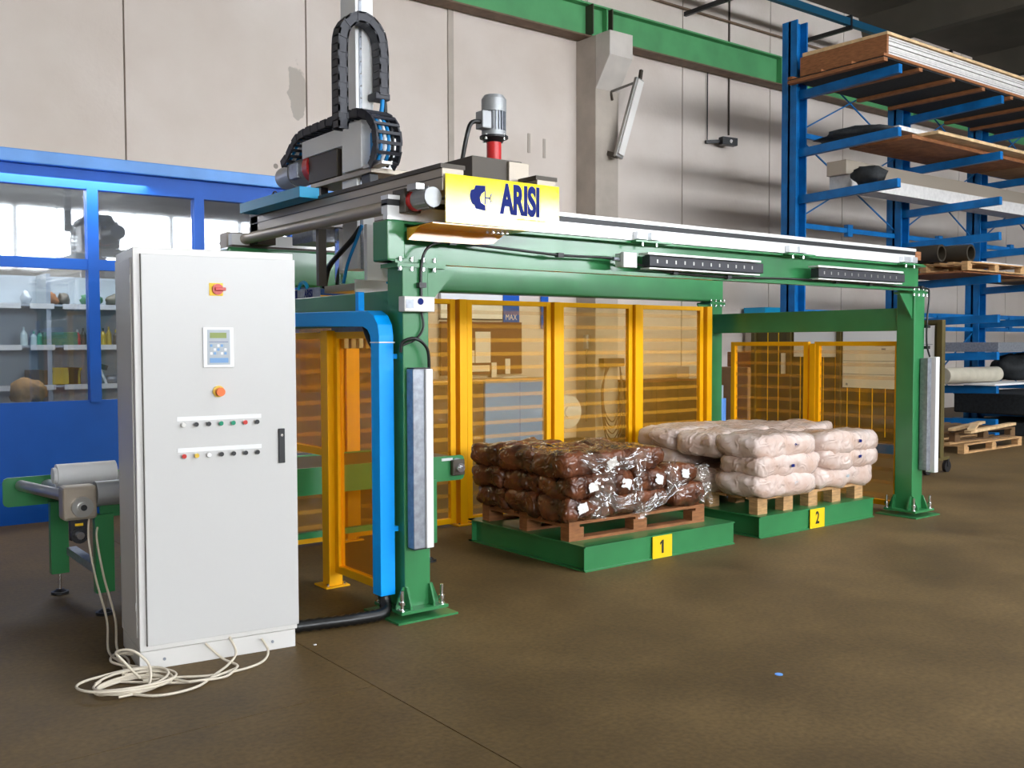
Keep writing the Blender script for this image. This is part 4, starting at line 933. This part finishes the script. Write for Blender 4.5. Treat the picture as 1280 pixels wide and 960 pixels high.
B(-.7, .95, 0, .5, 0, .95).build('body', WOOD_D, p, .01); B(-.72, .97, -.02, .52, .95, .99).build('lid', WOOD_R, p)
for x in (-.25, .3): B(x, x+.01, -.006, 0, .03, .93).build('seam', STEEL_DK, p)
lump('rag', PAPER, (9.75, 7.16, .0), (.12, .1, .07), 9, 'small white rag lying on the floor in front of the brown chest', 'rag')
p = thing('white_box', 'white box on the right end of the brown chest', 'box', (10.75, 7.3, .99)); B(-.25, .2, 0, .3, 0, .22).build('body', PAPER, p, .01); B(-.26, .21, -.01, .31, .18, .23).build('lid', WHITE, p)
p = thing('grey_crate', 'pale grey crate beside the brown chest', 'crate', (11.1, 7.0, 0)); B(-.35, .35, 0, .5, 0, .75).build('body', FOAM, p, .01); B(-.36, .36, -.01, .51, .7, .76).build('rim', GREY_CAB, p)
# goods seen through the low right fence
p = thing('brown_cupboard', 'big brown cupboard behind the low right fence', 'cupboard', (10.2, 5.3, 0)); B(-.5, .75, 0, .6, 0, 1.25).build('body', CARD, p, .01); B(-.3, .65, -.01, .6, 1.25, 1.5).build('top_box', WOOD_R, p, .01); B(.1, .11, -.008, 0, .05, 1.2).build('door_gap', WOOD_D, p)
p = thing('square_duct', 'tall beige square duct behind the brown cupboard', 'duct', (13.1, 7.3, 0)); B(-.4, .4, 0, .5, 0, 2.2).build('shaft', CONC, p); B(-.45, .45, -.02, .5, 2.2, 2.35).build('cap', TEAL, p)
def bluefig(x, y, z0, h, lab):
    p = thing('blue_canister', lab, 'canister', (x, y, z0)); MB().cyl((0, 0, 0), (0, 0, h*.8), .14, 16).build('body', CAB_BLUE, p); MB().cyl((0, 0, h*.8), (0, 0, h), .10, 16).build('neck', KEYG, p)
bluefig(8.6, 5.0, 0, 1.0, 'pale blue canister standing left behind the low right fence')
B(9.0, 9.2, 4.3, 4.5, 0, 1.45).build('blue_foil_roll', CAB_BLUE, bevel=.03, label='tall light blue foil roll standing upright before the brown cupboard', cat='roll')

# mobile partition with white sheets (faces the machine)
p = thing('mobile_screen', 'olive wheeled screen with vertical ribs and white plan sheets', 'screen', (8.7, 2.9, 0))
part(B(8.68, 8.70, 1.5, 4.35, .35, 1.88), 'panel', GREEN_DK, p)
for y in (1.45, 2.9, 3.72, 4.35): part(B(8.64, 8.72, y-.035, y+.035, .2, 1.93), 'frame_post', GREEN_DK, p, .004)
part(B(8.65, 8.71, 1.45, 4.35, 1.88, 1.93).box(8.65, 8.71, 1.45, 4.35, .32, .37), 'frame_rail', GREEN_DK, p)
for i in range(14): part(B(8.674, 8.68, 1.63+i*.19, 1.64+i*.19, .4, 1.85), 'rib', LABEL_Y, p)
for (a, b, z0, z1) in ((2.08-.55, 2.84, 1.04, 1.86), (2.94, 3.64, 1.45, 1.86), (3.78, 3.86, 1.2, 1.5)): part(B(8.664, 8.672, a, b, z0, z1), 'plan_sheet', WHITE, p)
ln = MB()
for z in (1.22, 1.40, 1.62): ln.box(8.662, 8.664, 1.55, 2.83, z, z+.006)
ln.box(8.661, 8.664, 2.2, 2.26, 1.55, 1.57); ln.box(8.661, 8.664, 2.1, 2.35, 1.6, 1.606); ln.box(8.661, 8.664, 2.76, 2.79, 1.07, 1.1)
part(ln, 'drawn_lines', GALV, p)
for y in (1.47, 4.33):
    part(B(8.40, 8.92, y-.025, y+.025, .16, .20), 'foot_bar', GREEN_DK, p)
    for x in (8.43, 8.89): part(MB().cyl((x, y-.02, .075), (x, y+.02, .075), .075, 18).box(x-.02, x+.02, y-.03, y+.03, .075, .17), 'caster', BLACK, p)
# loose pallets behind the right column
for i, (x, y, z, rz, m, lab) in enumerate(((6.9, 1.9, 0, .1, WOOD_D, 'dark wooden pallet lying on the floor behind the low fence, lowest of its pile'), (6.95, 1.95, .15, .05, WOOD_D, 'dark wooden pallet, second in the pile behind the low fence'), (6.85, 1.85, .30, .15, WOOD, 'brown wooden pallet on top of the pile behind the low fence'))):
    pallet(x, y, rz, 1.2, .8, m, lab, base=z, grp='pallets piled behind the low fence')
t = thing('floor_timber', 'beam of light timber laid across the pile behind the low fence', 'timber', (6.9, 1.9, .444)); MB().bar((0, 0, .03), (1.1, .4, .03), .08, .06).build('beam', WOOD_L, t)

# ------------------------------------------------------------------ cantilever rack on the right
RX = [10.22, 13.25, 16.05, 18.8, 21.6, 24.4]; RY = 4.82
p = thing('cantilever_rack', 'tall blue steel cantilever rack along the right back wall', 'rack', (16, RY, 0))
LV = [5.63, 4.72, 3.98]; LW = [3.40, 2.70, 2.04, 1.42, .86, .30]
for i, x in enumerate(RX):
    c = part(B(x-.14, x+.14, RY-.02, RY+.02, 0, 6.75).box(x-.14, x-.11, RY-.14, RY+.14, 0, 6.75).box(x+.11, x+.14, RY-.14, RY+.14, 0, 6.75), 'upright', BLUE, p)
    for z in LV+(LW if i else []):
        part(MB().bar((x, RY-.12, z-.05), (x, 2.98, z), .09, .13), 'arm', BLUE, p)
    part(MB().box(x-.07, x+.07, 2.97, RY+.4, 0, .14), 'foot', BLUE, p)
for a, b in zip(RX, RX[1:]):
    for z in (1.9, 2.15, 3.55, 5.0): part(MB().bar((a, RY, z), (b, RY, z), .05, .08), 'tie_bar', BLUE, p)
    for (z0, z1) in ((.2, 1.9), (3.6, 5.0), (5.0, 6.4)):
        part(MB().bar((a, RY, z0), (b, RY, z1), .02), 'brace', BLUE, p); part(MB().bar((a, RY, z1), (b, RY, z0), .02), 'brace', BLUE, p)
    part(B((a+b)/2-.07, (a+b)/2+.07, RY-.04, RY+.04, 3.45, 3.65).box((a+b)/2-.07, (a+b)/2+.07, RY-.04, RY+.04, 1.9, 2.15), 'brace_plate', BLUE, p)
def at_level(z): return z+.065
# top: wooden carrier frame with white sheets
def slatframe(x0, x1, y0, y1, z, m, lab, n=6):
    t = thing('timber_carrier', lab, 'pallet', (x0, y0, z)); L, D_ = x1-x0, y1-y0
    for i in range(4): yy = i*(D_-.09)/3; B(0, L, yy, yy+.09, .07, .11).build('long_board', m, t)
    for i in range(n): xx = i*(L-.12)/(n-1); B(xx, xx+.10, 0, D_, .0, .05).build('cross_board', m, t)
    B(.02, L-.02, .02, D_-.02, .05, .07).build('shade_sheet', DARKST, t)  # black sheet that paints the shade under the stacked sheets
    return t
slatframe(9.85, 16.5, 3.02, 4.68, 5.695, WOOD_R, 'long reddish timber carrier on the top arms of the rack', 8)
for k in range(9):
    B(10.05+.02*random.random(), 16.4+.05*random.random(), 3.08+.02*random.random(), 4.5, 5.81+k*.032, 5.836+k*.032).build('white_sheet', BOARDW, label='white wall sheet on the rack top, %s from the bottom' % ('first', 'second', 'third', 'fourth', 'fifth', 'sixth', 'seventh', 'eighth', 'ninth')[k], cat='sheet', group='white sheets on the rack top')
B(9.99, 10.035, 3.06, 4.55, 5.81, 6.10).build('end_board', WOOD_R, label='reddish board closing the left end of the white sheet stack', cat='board')
m = MB(); m.prism([(3.05, 6.10), (4.5, 6.10), (4.5, 6.16), (3.05, 6.14)], lambda a, b, t: (t, a, b), 9.98, 16.4); m.build('plywood_sheet', WOOD_L, label='light plywood sheet lying on top of the white stack', cat='sheet')
# second level
for k, (x0, x1, y0, y1, z, h_, mm, nm, lab) in enumerate((
    (11.1, 15.0, 3.3, 4.4, 4.79, .06, WOOD_R, 'plywood_board', 'brown wood panel on the second rack level, bottom of three'),
    (11.4, 16.4, 3.05, 4.2, 4.855, .05, WOOD_L, 'plywood_board', 'light wood panel on the second rack level'),
    (10.9, 18.0, 3.4, 4.1, 4.91, .07, BOARDW, 'long_profile', 'long white profile on the second rack level'),
    (15.05, 19.5, 3.0, 4.3, 4.79, .06, CARD, 'plywood_board', 'brown fibre panel further right on the second rack level'),
    (10.35, 22.0, 3.95, 4.3, 4.26, .22, ALU_B, 'long_profile', 'long beige metal profile on the third rack level'),
    (10.45, 22.0, 3.92, 4.32, 4.05, .21, BOARDW, 'long_profile', 'long pale metal profile under the beige one'),
    (12.3, 14.7, 3.1, 4.5, 2.77, .03, WOOD_R, 'plywood_board', 'reddish boards on the pallet level beside the dark tube'),
    (13.3, 15.4, 3.0, 4.2, 1.485, .16, GALV, 'profile_bundle', 'grey bundle of profiles on a middle arm of the rack'),
    (13.0, 14.4, 2.9, 4.1, .93, .03, WHITE, 'white_board', 'white board under the beige roll on the rack'),
    (15.5, 18., 2.6, 3.8, 1.0, .06, FOAM, 'plywood_board', 'pale panel at the right edge of the rack'),
    (15.2, 19., 2.9, 4.3, 2.76, .08, WOOD_D, 'plywood_board', 'dark wood panel on the rack right of the tube pallet'),
    )):
    B(x0, x1, y0, y1, z, z+h_).build(nm, mm, bevel=.004, label=lab, cat='profile' if 'profile' in nm else 'board')
pallet(12.25, 3.0, 0, 1.9, 1.5, WOOD, 'wooden pallet holding dark tubes on a middle rack arm', base=2.80)
for j, (x, y) in enumerate(((12.55, 3.1), (12.2, 3.4))):
    t = thing('dark_tube', ('short thick dark tube lying on the rack pallet', 'second dark tube behind the first on the rack pallet')[j], 'tube', (x, y, 2.944+.14))
    MB().ring((-.1, -.05, 0), (-.1+.0, 1.1, 0), .14, .11, 20).build('wall', DARKPIPE, t)
for k in range(3): B(12.9, 14.3, 3.1+.3*k, 3.35+.3*k, 2.947, 2.975+.01*k).build('white_strip', WHITE, label='white strip on the rack pallet beside the tubes, %s' % ('front one', 'middle one', 'rear one')[k], cat='strip', group='white strips on the rack pallet')
t = thing('beige_roll', 'beige foam roll lying on the rack above the white board', 'roll', (13.1, 3.4, .97+.13)); MB().cyl((-.8, 0, 0), (.75, -.1, 0), .13, 24).build('roll', FOAM, t); MB().cyl((.75, -.1, 0), (.76, -.1, 0), .05, 16).build('core', WOOD_D, t)
for j, (x, y, z, s) in enumerate(((10.6, 3.9, 4.79, (.45, .6, .10)), (10.35, 3.55, 4.05, (.2, .25, .15)), (15.1, 3.6, .96, (.45, .3, .28)), (17.1, 3.5, .96, (.45, .4, .38)))):
    lump('scrap_pile', DARKST, (x, y, z), s, j+40, ('black scrap heap on the first arm of the second level', 'dark block at the left end of the third level', 'black covered goods between the rear uprights', 'black covered goods at the right picture edge')[j], 'goods')
B(14.3, 19.2, 2.5, 4.3, .37, .73).build('black_container', DARKST, bevel=.03, label='black container at the right edge', cat='container')
B(14.4, 19.0, 2.6, 4.25, 0, .22).build('black_crate', DARKST, bevel=.02, label='flat black crate on the floor below the black container', cat='crate')
pallet(11.0, 2.35, .03, 1.9, 1.4, WOOD, 'wooden pallet on the floor at the foot of the rack', base=0)
pallet(11.2, 2.6, -.05, 1.7, 1.2, WOOD_D, 'dark wooden pallet lying on another at the foot of the rack', base=.145)
for j, (a, b, z) in enumerate((((11.0, 2.3), (13.0, 2.6), .33), ((11.1, 2.6), (12.8, 3.0), .34), ((10.9, 2.2), (12.0, 2.7), .375))):
    t = thing('loose_plank', ('long pale plank across the rack foot pallets', 'second plank behind the long one', 'short plank propped highest')[j], 'plank', (a[0], a[1], z)); MB().bar((0, 0, 0), (b[0]-a[0], b[1]-a[1], .0), .10, .04).build('board', WOOD_L, t)
# small litter
B(-.007, .007, -.005, .005, 0, .004).build('paper_scrap', WHITE, label='tiny white scrap on the floor right of the cabinet', cat='litter').location = (-.66, -.14, 0)
MB().cyl((0, 0, 0), (0, 0, .003), .02, 12).build('blue_disc', CAB_BLUE, label='small pale blue disc on the open floor', cat='litter').location = (.95, -2.0, 0)
